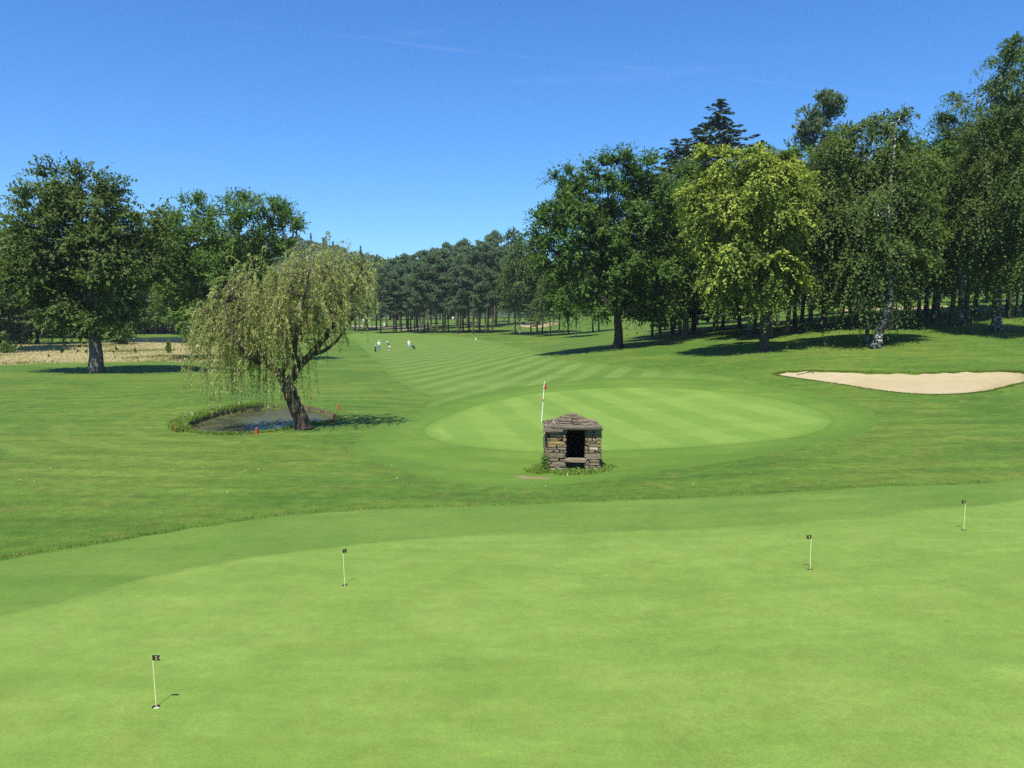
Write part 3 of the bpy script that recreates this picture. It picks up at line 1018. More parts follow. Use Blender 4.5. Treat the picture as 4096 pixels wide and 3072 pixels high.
lobed_tree(11, 'oak_tree', 'large round dark green oak standing alone beside the striped fairway', 2470, 1393, None,
           [(2300, 920, 185, 200), (2430, 780, 215, 170), (2600, 780, 150, 160), (2560, 960, 220, 210), (2400, 1080, 230, 170), (2600, 1130, 160, 130), (2225, 1000, 105, 150),
            (2480, 690, 130, 85), (2275, 760, 95, 95), (2310, 1200, 130, 80), (2540, 1215, 130, 75), (2420, 1225, 110, 60, -3), (2230, 1150, 80, 80), (2640, 1220, 90, 60), (2380, 680, 70, 70), (2590, 680, 80, 70), (2190, 880, 60, 90)],
           335, SP_OAK, LM['oak'], BM['oak'], 0.54, nl=20, push=-2.5, low=3.2)
lobed_tree(12, 'beech_tree', 'fine-leaved mid green beech squeezed between the round oak and the yellow-green lime', 2740, None, 104,
           [(2700, 760, 110, 130), (2770, 800, 90, 140), (2720, 950, 110, 190), (2700, 1130, 110, 120), (2780, 1050, 80, 180), (2660, 690, 60, 60)],
           120, SP_BEECH, LM['ash'], BM['beech'], 0.4)
lobed_tree(13, 'lime_tree', 'flowering lime tree with yellow-green clusters, paler than every tree around it', 3055, 1400, None,
           [(2870, 650, 105, 75), (3130, 650, 110, 75), (3000, 740, 190, 130), (2880, 860, 140, 140), (3110, 860, 120, 160), (2930, 1020, 145, 120), (3075, 1050, 115, 140), (2860, 1150, 75, 75),
            (3030, 1200, 100, 90), (2920, 1200, 80, 80), (3150, 1130, 70, 90), (3120, 1240, 70, 50), (3010, 620, 70, 50), (3185, 740, 60, 85), (2800, 780, 65, 90)],
           205, SP_LIME, LM['lime'], BM['oak'], 0.44, flower=True, shell=0.80, push=-2.8, low=4.4)
lobed_tree(14, 'birch_tree', 'broad weeping birch with pale bare branches and a white-streaked leaning trunk beside the lime', 3505, 1392, None,
           [(3540, 505, 105, 80), (3480, 610, 165, 120), (3620, 650, 110, 120), (3340, 660, 95, 130), (3500, 790, 215, 150), (3320, 900, 145, 150), (3650, 890, 140, 140), (3250, 1060, 115, 110),
            (3450, 1030, 180, 140), (3660, 1060, 125, 110), (3420, 1190, 130, 80), (3560, 1180, 80, 80), (3180, 1010, 60, 70)],
           245, SP_BIRCH, LM['birch'], BM['birch'], 0.42,
           trunk_pts=[(3500, 1396, 0.42), (3530, 1290, 0.36), (3562, 1180, 0.30), (3548, 1080, 0.26), (3540, 950, 0.2), (3570, 700, 0.14), (3585, 490, 0.05)], nl=30, limb_r=0.15, tw=0.06, push=2.2, low=4.2)
lobed_tree(15, 'birch_tree', 'tall narrow birch with a rounded tip, just right of the broad weeping birch', 3840, None, 92,
           [(3805, 445, 75, 85), (3790, 590, 110, 120), (3780, 770, 125, 150), (3810, 950, 120, 140), (3730, 700, 60, 120), (3860, 640, 60, 120), (3760, 1080, 90, 90)],
           125, SP_BIRCH, LM['wood'], BM['birch'], 0.34, nl=14, limb_r=0.13, push=-2.0)
lobed_tree(16, 'birch_tree', 'tall birch near the right picture edge whose dark trunk stands in deep shade', 3985, 1322, None,
           [(4035, 310, 95, 120), (4000, 500, 120, 140), (4030, 700, 130, 170), (3940, 850, 100, 120), (4050, 940, 110, 150), (3990, 1090, 110, 80), (3930, 640, 60, 110)],
           160, SP_BIRCH, LM['birch'], BM['birch'], 0.46, nl=16, limb_r=0.15, push=-4.5, low=3.6)
lobed_tree(17, 'birch_tree', 'tallest birch, cut off by the right picture edge', 4185, None, 80,
           [(4150, 190, 95, 140), (4180, 480, 150, 210), (4150, 760, 150, 210), (4160, 1020, 150, 140), (4300, 600, 140, 300)],
           120, SP_BIRCH, LM['wood'], BM['birch'], 0.46, nl=14, limb_r=0.15, push=-3.5, low=3.6)
lobed_tree(18, 'beech_tree', 'large spreading beech with a thick grey trunk at the edge of the dry meadow', 385, 1492, None,
           [(290, 735, 130, 70), (190, 830, 125, 90), (390, 800, 140, 100), (110, 930, 80, 90), (290, 960, 190, 120), (520, 900, 110, 100), (610, 870, 60, 75), (500, 800, 60, 60),
            (450, 1020, 160, 130), (180, 1100, 150, 90), (380, 1170, 170, 100), (320, 1300, 95, 55), (440, 1265, 95, 60), (590, 1040, 80, 120), (80, 1050, 80, 80), (360, 710, 70, 50), (640, 950, 50, 70), (240, 1230, 110, 60)],
           240, SP_BEECH, LM['beech'], BM['beech'], 0.60, nl=24, shell=0.45, low=3.4)
lobed_tree(19, 'ash_tree', 'light green loose-crowned tree rising behind the weeping willow', 940, None, 100,
           [(730, 850, 65, 55), (820, 835, 90, 60), (960, 835, 115, 60), (1090, 860, 90, 60), (800, 960, 160, 120), (980, 950, 180, 130), (1130, 960, 65, 65), (760, 1090, 130, 120), (940, 1100, 160, 120),
            (720, 1220, 110, 110), (850, 1230, 120, 100), (1100, 1050, 100, 90), (1150, 900, 60, 60), (670, 960, 70, 110), (660, 1100, 70, 110)],
           225, SP_ASH, LM['ash'], BM['oak'], 0.42, nl=20, shell=0.45)


# --- weeping willow leaning over the pond
def build_willow():
    r = np.random.default_rng(31)
    b = base_at(1212, 1717)
    y0 = b[1]
    def loc(px, py, dy=0.0):
        z = z_for(py, y0 + dy); return np.array([x_for(px, y0 + dy, z) - b[0], dy, z - b[2]])
    mb = MB()
    def limb(pts, r0, r1, sides=8):
        P = catmull(np.array([loc(*p) for p in pts]), 5, False)
        P = np.vstack([P, loc(*pts[-1])])
        P[1:-1] += r.normal(size=(len(P) - 2, 3)) * 0.025
        R = np.linspace(r0, r1, len(P))
        if r0 > 0.3:
            R = R * (1 + 0.35 * np.exp(-np.arange(len(P)) / 1.2))
        mb.tube(P, R, sides)
        return P
    limbs = [limb([(1214, 1724), (1198, 1660), (1172, 1600), (1150, 1545)], 0.38, 0.31, 12),
             limb([(1150, 1545), (1190, 1470), (1240, 1420), (1300, 1350), (1340, 1270), (1330, 1130, 0.4)], 0.24, 0.06),
             limb([(1150, 1550), (1110, 1490), (1060, 1450), (980, 1400), (890, 1320, -0.6), (830, 1250, -1.0)], 0.21, 0.05),
             limb([(1130, 1500), (1150, 1420, 0.8), (1140, 1300, 1.3), (1100, 1180, 1.6)], 0.15, 0.04),
             limb([(1190, 1470), (1180, 1380, -1.0), (1200, 1250, -1.6), (1230, 1110, -1.5)], 0.14, 0.04),
             limb([(1240, 1420), (1330, 1380, 1.2), (1420, 1250, 1.8), (1450, 1120, 1.5)], 0.11, 0.03),
             limb([(1060, 1450), (1010, 1440, -1.3), (940, 1350, -2.0), (900, 1210, -2.0)], 0.12, 0.03),
             limb([(1060, 1450), (1000, 1350, 1.2), (960, 1210, 1.8), (950, 1130, 2.0)], 0.11, 0.03),
             limb([(1330, 1250), (1400, 1170, -0.6), (1450, 1060, -0.8), (1440, 1000, -0.8)], 0.08, 0.02)]
    nodes = np.vstack(limbs[1:])
    L = img_lobes([(930, 1220, 120, 90), (1070, 1140, 160, 105), (1280, 1060, 140, 80), (1400, 1090, 90, 85), (850, 1380, 60, 55), (930, 1420, 100, 60), (1190, 1210, 210, 125), (880, 1310, 100, 95), (1010, 1330, 150, 105),
                   (1390, 1180, 80, 85), (840, 1290, 50, 55), (1150, 1320, 160, 90)], y0, b)
    P, out = crown_points(r, L, 1120, 0.40)
    N = len(P)
    # fine branches from the limbs to the strand heads
    for p in P[:420]:
        k = int(np.argmin(np.linalg.norm(nodes - p, axis=1)))
        lp = limb_path(nodes[k], p, r, 0.10, 4, 0.10)
        mb.tube(lp, np.linspace(0.028, 0.009, 4), 3, cap=False)
    # strands: arch outwards, then hang
    nseg = 9
    d = norm(out * np.array([1, 1, 0.3]) + rand_dirs(r, N) * 0.55 + np.array([0, 0, 0.35]))
    left = np.clip((b[0] * 0 - P[:, 0]) / 3.0, 0, 1)
    zlow = np.where(P[:, 0] < -0.6, 1.3, 4.2) + r.random(N) * 2.2
    ln = np.clip((P[:, 2] - zlow) * (0.25 + 0.85 * r.random(N)), 0.6, 4.6)
    longs = r.random(N) < 0.14
    ln = np.where(longs, np.clip((P[:, 2] - 0.7 - r.random(N) * 1.0) * np.where(P[:, 0] < 0.1, 1.0, 0.4), 0.6, 6.0), ln)
    t = np.linspace(0, 1, nseg + 1)
    arch = np.minimum(0.7, ln * 0.40)
    pts = P[:, None, :] + d[:, None, :] * (arch[:, None] * (1 - np.exp(-3.0 * t))[None, :])[..., None]
    shoot = (r.random(N) < 0.45) & (P[:, 2] > 3.2) & ~longs
    arch = np.where(shoot, 0.5 + 0.9 * r.random(N), arch); ln = np.where(shoot, 0.25 + 0.9 * r.random(N), ln)
    d = np.where(shoot[:, None], norm(out * np.array([1, 1, .7]) + rand_dirs(r, N) * .8 + np.array([0, 0, .25])), d)
    pts = P[:, None, :] + d[:, None, :] * (arch[:, None] * (1 - np.exp(-3.0 * t))[None, :])[..., None]
    pts[..., 2] -= (ln[:, None] * t[None, :] ** (1.35 + 0.5 * r.random(N))[:, None])
    sway = rand_dirs(r, N) * np.array([1, 1, 0]) * 0.18
    pts = pts + sway[:, None, :] * (t ** 2)[None, :, None]
    # thin hanging stems
    smb = MB()
    for i in range(N):
        smb.tube(pts[i], np.linspace(0.008, 0.004, nseg + 1), 3, cap=False)
    nl = 84
    tt = np.sort(r.random((N, nl)) ** 0.9, axis=1)
    seg = np.clip((tt * nseg).astype(int), 0, nseg - 1); fr = tt * nseg - seg
    ii = np.arange(N)[:, None]
    C = pts[ii, seg] * (1 - fr)[..., None] + pts[ii, seg + 1] * fr[..., None]
    T = norm(pts[ii, seg + 1] - pts[ii, seg])
    keep = (r.random((N, nl)) < np.clip(ln / 3.0, 0.55, 1)[:, None])
    C, T = C[keep], T[keep]
    n = len(C)
    ax = norm(T * 0.8 + rand_dirs(r, n) * 0.75 + np.array([0, 0, -0.25]))
    bb = norm(np.cross(ax, rand_dirs(r, n)))
    C = C + ax * 0.05 + r.normal(size=(n, 3)) * 0.03
    sz = 0.7 + 0.6 * r.random(n)
    strand_t = np.repeat(r.random(N), nl).reshape(N, nl)[keep]
    tint = np.clip(0.5 * strand_t + 0.5 * r.random(n), 0, 1) * 0.79
    tint = np.where(r.random(n) < 0.07, 0.95, tint)
    A = ax * (0.070 * sz)[:, None]; B = bb * (0.0155 * sz)[:, None]
    # upright young shoots at the top
    tops = [(1300, 985), (1310, 960), (1375, 985), (1390, 960), (1430, 1000), (1350, 1000), (1250, 1010), (1480, 1030), (1520, 1040), (1180, 1030), (1100, 1040), (1290, 1000), (1400, 990)]
    C2 = []
    for (px, py) in tops:
        dy = r.normal() * 0.8
        e = loc(px, py - 25 * r.random(), dy); s = loc(px + r.normal() * 20 - 20, py + 110, dy)
        lp = limb_path(s, e, r, 0.0, 6, 0.10)
        smb.tube(lp, np.linspace(0.014, 0.004, 6), 3, cap=False)
        q = r.random(70); idx = np.clip((q * 5).astype(int), 0, 4); f = (q * 5 - idx)[:, None]
        C2.append(lp[idx] * (1 - f) + lp[idx + 1] * f + r.normal(size=(70, 3)) * 0.11)
    C2 = np.vstack(C2); n2 = len(C2)
    ax2 = norm(rand_dirs(r, n2) + np.array([0, 0, 0.2])); b2 = norm(np.cross(ax2, rand_dirs(r, n2)))
    C = np.vstack([C, C2]); A = np.vstack([A, ax2 * 0.07]); B = np.vstack([B, b2 * 0.018]); tint = np.concatenate([tint, r.random(n2) * 0.95])
    t_ = thing('willow_tree', 'weeping willow with yellowish hanging strands and forked dark trunk on the pond bank', 'tree', b)
    link('trunk', mb.mesh('trunk', [BM['willow']], True), t_)
    stem_m, sn, sl, sb = new_mat('willow_shoot'); sb.inputs['Base Color'].default_value = (0.17, 0.14, 0.045, 1); sb.inputs['Roughness'].default_value = 0.6
    cr = link('crown', leaves_mesh('crown', C, A, B, tint, LM['willow']), t_)
    link('strand', smb.mesh('strand', [stem_m], True), cr)


build_willow()


# --- kinds of background trees, each built once and copied
def proto_leafy(seed, H, W, low, spec, mat, bark, trunk_r, n, nl=8, lobes=12, white=False):
    r = np.random.default_rng(seed)
    L = []
    zc0, zc1 = H * low, H
    for i in range(lobes):
        f = (i + 0.5) / lobes
        z = zc0 + (zc1 - zc0) * (0.12 + 0.76 * f)
        prof = math.sin(math.pi * (0.18 + 0.74 * f)) ** 0.8
        a = i * 2.4 + r.random()
        rr = W * 0.5 * prof
        k = 0.50 * rr
        L.append((math.cos(a) * k, math.sin(a) * k, z, rr * 0.62, rr * 0.62, (zc1 - zc0) * 0.17))
    P, out = crown_points(r, L, n, 0.5)
    C, A, B, tint = make_crown(r, P, out, spec)
    mb = MB()
    lean = r.normal(size=2) * 0.25
    tr = [(0, 0, -0.4, trunk_r), (lean[0] * .4, lean[1] * .4, H * .2, trunk_r * .85), (lean[0], lean[1], H * .5, trunk_r * .6), (lean[0] * 1.2, lean[1] * 1.2, H * .94, 0.04)]
    make_wood(r, mb, tr, P, nl, 0.11, 0.03, 0.08, twigs=False, sides=8)
    return dict(H=H, trunk=mb.mesh('trunk', [bark], True), crown=leaves_mesh('crown', C, A, B, tint, mat))


def proto_pine(seed, H, W, low, mat=None, open_=False):
    r = np.random.default_rng(seed)
    mat = mat or LM['pine']
    mb = MB()
    lean = r.normal(size=2) * 0.35
    tr = np.array([(0, 0, -0.4, 0.26), (lean[0] * .3, lean[1] * .3, H * .3, 0.21), (lean[0] * .8, lean[1] * .8, H * .65, 0.14), (lean[0], lean[1], H * .97, 0.03)])
    ts = np.linspace(0, 1, 14)
    path = np.stack([np.interp(ts, np.linspace(0, 1, 4), tr[:, i]) for i in range(3)], 1)
    mb.tube(path, np.interp(ts, np.linspace(0, 1, 4), tr[:, 3]), 8)
    P, out = [], []
    nb = 46
    for i in range(nb):
        f = (i + r.random()) / nb
        z = H * (low + (1.0 - low) * f ** 0.9)
        prof = (math.sin(math.pi * min(1.0, 0.16 + 0.86 * f)) ** 0.7)
        L = W * 0.5 * max(0.12, prof) * (0.65 + 0.5 * r.random())
        a = r.random() * 2 * math.pi
        c0 = np.array([np.interp(z, path[:, 2], path[:, 0]), np.interp(z, path[:, 2], path[:, 1]), z])
        e = c0 + np.array([math.cos(a) * L, math.sin(a) * L, L * (0.02 + 0.40 * f) + r.normal() * 0.2])
        lp = limb_path(c0, e, r, -0.06, 5, 0.05)
        mb.tube(lp, np.linspace(0.06, 0.012, 5), 4, cap=False)
        for t in np.linspace(0.35, 1.0, 5):
            k = lp[0] + (lp[-1] - lp[0]) * t
            for _ in range(2):
                P.append(k + r.normal(size=3) * np.array([0.45, 0.45, 0.22]) * (0.5 + L * 0.12))
                out.append([math.cos(a), math.sin(a), 0.5])
    P = np.array(P); out = norm(np.array(out))
    # each clump is a few shoots with needle tufts standing round them
    ns, nn = 6, 9
    S = len(P) * ns
    O = np.repeat(P, ns, 0) + r.normal(size=(S, 3)) * np.array([0.30, 0.30, 0.14])
    d = norm(np.repeat(out, ns, 0) * 0.6 + rand_dirs(r, S) * 0.7 + np.array([0, 0, 0.55]))
    t = r.random((S, nn))
    C = (O[:, None] + d[:, None] * (t * 0.5)[..., None]).reshape(-1, 3)
    ax = norm(np.repeat(d, nn, 0) * 0.7 + rand_dirs(r, S * nn))
    bb = norm(np.cross(ax, rand_dirs(r, S * nn)))
    tint = np.clip(0.5 * np.repeat(r.random(len(P)), ns * nn) + 0.5 * r.random(S * nn), 0, 1) * 0.79
    sz = 0.75 + 0.5 * r.random(S * nn)
    C = C + ax * 0.12
    return dict(H=H, trunk=mb.mesh('trunk', [BM['pine']], True), crown=leaves_mesh('crown', C, ax * (0.20 * sz)[:, None], bb * (0.060 * sz)[:, None], tint, mat))


def proto_spruce(seed, H, W, tiers=46):
    r = np.random.default_rng(seed)
    mb = MB()
    mb.tube([(0, 0, -0.4), (0, 0, H * .5), (0, 0, H)], [0.36, 0.2, 0.03], 8)
    C, A, B, T = [], [], [], []
    for i in range(tiers):
        f = i / (tiers - 1)
        z = H * (0.12 + 0.87 * f)
        R = min(W * 0.5, 0.70 * (H - z) + 0.12)
        nb = max(7, int(15 * (1 - f * 0.5)))
        for k in range(nb):
            a = 2 * math.pi * (k + r.random()) / nb
            L = R * (0.5 + 0.75 * r.random())
            D = np.array([math.cos(a), math.sin(a), 0])
            c0 = np.array([0, 0, min(z + r.normal() * 0.8, H * .985)])
            n = max(9, int(L * 20))
            t = np.sqrt(r.random(n))
            side = (r.random(n) - 0.5) * (0.55 * L * (1.05 - t) + 0.15)
            P = c0 + D * (L * t)[:, None] + np.cross(D, [0, 0, 1]) * side[:, None]
            P[:, 2] += -0.34 * L * t + 0.22 * L * t ** 3 - np.abs(side) * 0.25 + r.normal(size=n) * 0.06
            ax = norm(D * 0.8 + np.cross(D, [0, 0, 1]) * np.sign(side)[:, None] * 0.8 + np.array([0, 0, -0.35]) + rand_dirs(r, n) * 0.4)
            up = norm(np.array([0, 0, 1.0]) + rand_dirs(r, n) * 0.7)
            C.append(P); A.append(ax * 0.30); B.append(norm(np.cross(ax, up)) * 0.12); T.append(np.clip(0.4 * r.random() + 0.5 * r.random(n), 0, 1) * 0.79)
            mb.tube([c0, c0 + D * L * .5 + np.array([0, 0, -0.15 * L]), c0 + D * L + np.array([0, 0, -0.12 * L])], [0.05, 0.03, 0.01], 3, cap=False)
    return dict(H=H, trunk=mb.mesh('trunk', [BM['pine']], True), crown=leaves_mesh('crown', np.vstack(C), np.vstack(A), np.vstack(B), np.concatenate(T), LM['spruce']))


SPW = dict(sprays=18, leaves=12, spray_len=1.9, leaf_len=0.42, leaf_w=0.27, up=0.30, droop=0.12, flat=0.7, spread=0.3, jit=0.1, rand=0.9, outw=0.7)
SPB = dict(sprays=16, leaves=14, spray_len=2.1, leaf_len=0.33, leaf_w=0.20, up=0.2, droop=0.40, flat=0.7, spread=0.3, jit=0.09, leafup=0.6, rand=0.85, outw=0.55)
PR = {
    'pine': [proto_pine(101, 22, 8.0, 0.30), proto_pine(102, 22, 7.0, 0.36), proto_pine(103, 22, 9.0, 0.26)],
    'spruce': [proto_spruce(111, 34, 11.0)],
    'wood': [proto_leafy(121, 20, 11, 0.33, SPW, LM['wood'], BM['oak'], 0.26, 80), proto_leafy(122, 20, 9, 0.36, SPW, LM['ash'], BM['oak'], 0.22, 75), proto_leafy(123, 20, 10, 0.31, SPW, LM['oak'], BM['oak'], 0.24, 80)],
    'low': [proto_leafy(131, 18, 14, 0.04, SPW, LM['wood'], BM['oak'], 0.3, 110), proto_leafy(132, 18, 13, 0.05, SPW, LM['oak'], BM['oak'], 0.3, 110)],
    'birch': [proto_leafy(141, 20, 8, 0.24, SPB, LM['birch'], BM['birch'], 0.19, 72), proto_leafy(142, 20, 7, 0.30, SPB, LM['wood'], BM['birch'], 0.17, 66)],
    'shrub': [proto_leafy(151, 3.0, 3.4, 0.02, dict(sprays=8, leaves=14, spray_len=0.5, leaf_len=0.18, leaf_w=0.11, up=0.4, droop=0.1, flat=0.8, spread=0.2, jit=0.05), LM['shrub'], BM['oak'], 0.06, 90, nl=5, lobes=7)],
}
KNAME = {'pine': 'pine_tree', 'spruce': 'spruce_tree', 'wood': 'woodland_tree', 'low': 'woodland_tree', 'birch': 'birch_tree', 'shrub': 'shrub'}
prng = np.random.default_rng(77)


def plant(kind, variant, px, label, py=None, y=None, top=None, H=None, wide=1.0, group=None, cat='tree', lean=0.0):
    pr = PR[kind][variant % len(PR[kind])]
    b = base_at(px, py, y)
    if H is None:
        H = z_for(top, b[1]) - b[2]
    s = H / pr['H']
    t = thing(KNAME[kind], label, cat, b, prng.random() * 6.283, group)
    w = wide * (0.55 + 0.45 * s)
    t.scale = (w, w, s)
    if lean: t.rotation_euler = (0, math.radians(lean), 0)
    link('trunk', pr['trunk'], t)
    link('crown', pr['crown'], t)
    return t


ORD = ['first', 'second', 'third', 'fourth', 'fifth', 'sixth', 'seventh', 'eighth', 'ninth', 'tenth', 'eleventh', 'twelfth', 'thirteenth', 'fourteenth', 'fifteenth', 'sixteenth', 'seventeenth',
       'eighteenth', 'nineteenth', 'twentieth', 'twenty-first', 'twenty-second', 'twenty-third', 'twenty-fourth', 'twenty-fifth', 'twenty-sixth', 'twenty-seventh', 'twenty-eighth']
SKX = [1300, 1380, 1450, 1513, 1578, 1631, 1671, 1716, 1777, 1875, 1920, 1968, 2034, 2100]
SKY_ = [1022, 1030, 1038, 1043, 1041, 1025, 1025, 1005, 984, 966, 968, 944, 930, 927]

# front row of pines at the far end of the fairway
row = [(1436, 1326), (1472, 1322), (1523, 1334), (1575, 1332), (1584, 1331), (1606, 1330), (1632, 1325), (1642, 1325), (1658, 1332), (1670, 1328), (1682, 1334), (1697, 1322), (1726, 1332), (1749, 1332), (1773, 1331), (1782, 1332), (1794, 1330),
       (1832, 1334), (1841, 1333), (1852, 1329), (1877, 1328), (1893, 1335), (1918, 1330), (1942, 1333), (1952, 1332), (1969, 1332)]
for i, (px, py) in enumerate(row):
    top = np.interp(px, SKX, SKY_) + 18 + prng.random() * 46
    plant('pine', i, px, f'dark pine, {ORD[i]} trunk from the left in the front row at the fairway end', py=py, top=top, group='pines at the far end of the fairway')
for i, (px, y, dt) in enumerate([(1330, 262, 0), (1375, 275, 6), (1420, 258, -4), (1465, 270, 2), (1505, 262, 0), (1548, 280, 8), (1580, 262, 0), (1628, 268, -2), (1668, 280, 0), (1712, 262, 0), (1745, 275, 8), (1780, 262, -4), (1826, 280, 10),
                                (1870, 265, 0), (1912, 262, 2), (1950, 262, 0), (1985, 275, -4), (1600, 300, 2), (1690, 300, 6), (1850, 300, 8), (1980, 300, 0)]):
    plant('pine', i + 1, px, 'dark pine crowded behind the front row, only its crown tip showing against the sky', y=y, top=np.interp(px, SKX, SKY_) + dt, group='pines behind the front row', wide=1.1)
# birches and slim trees right of the pines
for i, (px, py, top, kind, lb) in enumerate([
        (2062, 1338, 950, 'birch', 'birch with greyish drooping crown right of the last pine, left stem of a cluster'),
        (2080, 1341, 928, 'birch', 'white-stemmed birch in the middle of the cluster right of the pines'),
        (2123, 1338, 935, 'birch', 'leaning birch on the right of the cluster left of the oak'),
        (2034, 1300, 922, 'wood', 'round-topped leafy tree rising above the last pines'),
        (2148, 1334, 1010, 'wood', 'slim dark tree next to the far bunker, left of three close stems'),
        (2170, 1332, 1030, 'wood', 'slim dark tree next to the far bunker, right of three close stems'),
        (2202, 1344, 1060, 'birch', 'thin pale-stemmed tree in the grass right of the far bunker'),
        (2237, 1332, 1050, 'wood', 'slim leaning tree behind the left edge of the oak crown'),
        (2273, 1338, 1080, 'wood', 'thin young tree under the left edge of the oak crown'),
        (2304, 1350, 1020, 'birch', 'pale-trunked tree nearest to the oak on its left'),
        (2371, 1330, 1010, 'wood', 'dark tree seen under the oak crown left of its trunk'),
        (2395, 1328, 1010, 'wood', 'twin-stemmed dark tree close behind the left of the oak trunk')]):
    plant(kind, i, px, lb, py=py, top=top, group='slim trees left of the oak')
plant('pine', 2, 2150, 'low bluish pine branch mass hanging above the far bunker', y=205, H=9, wide=1.0)
# leafy belt behind the pines and the far bunkers
for i, (px, y) in enumerate([(1350, 380), (1450, 390), (1560, 380), (1650, 390), (1760, 380), (1860, 390), (1960, 380), (2060, 385), (2170, 380), (2280, 375), (2390, 350), (2500, 330), (2620, 310), (2720, 300)]):
    plant('low', i, px, 'dark leafy tree in the far belt glimpsed between the trunks', y=y, H=22 + 4 * prng.random(), wide=1.3, group='far belt of leafy trees')
# woodland on the right
wl_ = [(2608, 1350, 'birch', 'pale-barked birch standing in front of the shaded wood right of the oak'), (2660, 1322, 'wood', None), (2700, 1316, 'birch', None), (2745, 1322, 'wood', None), (2790, 1300, 'wood', None),
       (2830, 1296, 'wood', None), (2890, 1318, 'wood', 'dark-trunked tree between the lime and the oak, forked low'), (2940, 1292, 'wood', None), (3000, 1336, 'birch', 'grey-stemmed tree just left of the lime trunk'),
       (3085, 1352, 'wood', 'thin stem close behind the lime trunk on its right'), (3110, 1305, 'wood', None), (3152, 1338, 'wood', 'slanting thin tree between lime and birch'), (3205, 1290, 'wood', None), (3310, 1262, 'wood', None),
       (3370, 1282, 'wood', None), (3420, 1300, 'wood', None), (3466, 1380, 'birch', 'dark upright stem against the left of the weeping birch trunk'), (3560, 1320, 'wood', 'dark straight stem just right of the weeping birch trunk'),
       (3636, 1262, 'birch', None), (3672, 1300, 'wood', None), (3706, 1262, 'wood', None), (3728, 1288, 'wood', None), (3752, 1262, 'birch', None), (3806, 1304, 'wood', None), (3852, 1250, 'birch', 'leaning pale-stemmed tree against the bright far slope'),
       (3905, 1268, 'wood', None), (3946, 1210, 'wood', None), (4030, 1262, 'wood', None), (4066, 1258, 'birch', 'white-barked stem at the right edge against the bright far slope'), (4092, 1230, 'wood', None)]
for i, (px, py, kind, lb) in enumerate(wl_):
    shared = lb is None
    plant(kind, i, px, lb or f'slender tree in the shaded right-hand wood, {ORD[sum(1 for w in wl_ if w[3] is None and w[0] < px)]} such trunk from the left', py=py, H=16.5 + 6 * prng.random(), wide=1.12, group='slender trees of the right-hand wood')
for i, (px, y, H) in enumerate([(2900, 215, 19), (3020, 212, 20), (3140, 210, 20), (3260, 206, 20), (3360, 208, 21), (3470, 204, 21), (3570, 206, 21), (3680, 203, 21), (3780, 205, 22), (3880, 203, 22), (3980, 206, 22), (4080, 203, 22), (4190, 206, 22),
                                (3000, 250, 24), (3250, 250, 24), (3500, 250, 24), (3750, 250, 24), (4000, 250, 24)]):
    plant('low', i, px, 'dark tree in the wood edge beyond the bright far slope', y=y, H=H, wide=1.25, group='wood edge beyond the far slope')
for i, (px, y, top) in enumerate([(3080, 118, 640), (3290, 120, 620), (3400, 112, 660), (3700, 112, 600), (3900, 112, 470), (2860, 118, 690), (2960, 125, 720), (3560, 122, 640), (3980, 118, 420), (4110, 112, 330), (2640, 112, 800), (2720, 118, 800), (3180, 104, 760), (3300, 100, 780), (3020, 104, 760), (3450, 104, 760), (3620, 100, 700), (3740, 98, 700), (3860, 100, 620), (4040, 98, 520)]):
    plant('wood', i, px, 'tall leafy tree in the wood, seen only between the nearer crowns', y=y, top=top, wide=1.15, group='tall trees filling the right-hand wood')
plant('spruce', 0, 2862, 'tall dark spruce with pointed top rising above the oak and the lime', y=125, top=385, wide=1.25)
plant('spruce', 0, 2775, 'shorter blunt spruce left of the pointed one, behind the oak', y=122, top=500, wide=1.2)
plant('spruce', 0, 2690, 'small dark conifer tip showing over the right shoulder of the oak', y=126, top=545, wide=1.1)
plant('pine', 1, 3240, 'tall black-green pine with open branches rising between lime and birch', y=112, top=388, wide=1.05)
# trees on the left
for (px, y, top, kind, lb) in [(-60, 118, 900, 'low', 'dark tree cut by the left picture edge behind the beech'), (40, 128, 860, 'wood', 'dark tree at the far left whose crown shows left of the beech'), (150, 150, 960, 'low', 'dark tree behind the left half of the beech'),
                               (480, 246, 960, 'low', 'dark tree seen through the beech above the lake'), (610, 252, 890, 'low', 'tall tree in the dark gap between beech and light green tree'),
                               (660, 244, 1000, 'low', 'low dense tree behind the far shore of the lake'), (740, 248, 980, 'low', 'dense dark tree behind the right end of the lake'), (560, 246, 1010, 'low', 'dense dark tree behind the left end of the lake'),
                               (850, 250, 1000, 'low', 'dark tree hidden behind the light green tree'), (300, 200, 1000, 'low', 'dark tree behind the beech trunk beyond the meadow'), (-160, 140, 900, 'low', 'dark tree just outside the left edge'),
                               (80, 210, 1000, 'low', 'dark tree at the back of the far left group'), (420, 250, 1040, 'low', 'dark tree far behind the beech trunk'), (1100, 190, 1080, 'low', 'rounded tree behind the willow crown'), (1240, 240, 1060, 'low', 'dark rounded tree behind the right of the willow')]:
    plant(kind, int(px) % 3, px, lb, y=y, top=top, wide=1.2)
for (px, y, H) in [(300, 205, 9), (350, 222, 10), (410, 236, 9), (455, 240, 10), (520, 240, 9), (590, 241, 8), (650, 240, 9), (715, 241, 8), (775, 240, 9), (850, 238, 10), (920, 236, 10), (990, 230, 10), (200, 190, 8), (10, 175, 9), (110, 190, 8)]:
    plant('low', int(px), px, 'low dark undergrowth bush under the trees beyond the lake', y=y, H=H, wide=1.2, group='undergrowth beyond the lake', cat='bush')
plant('pine', 2, 95, 'bluish pine with spreading low branches and slanting trunk at the far left', y=142, top=1085, wide=1.35)
plant('birch', 0, 678, 'thin white-stemmed birch on the far bank of the lake', y=236, top=1170, wide=0.7)
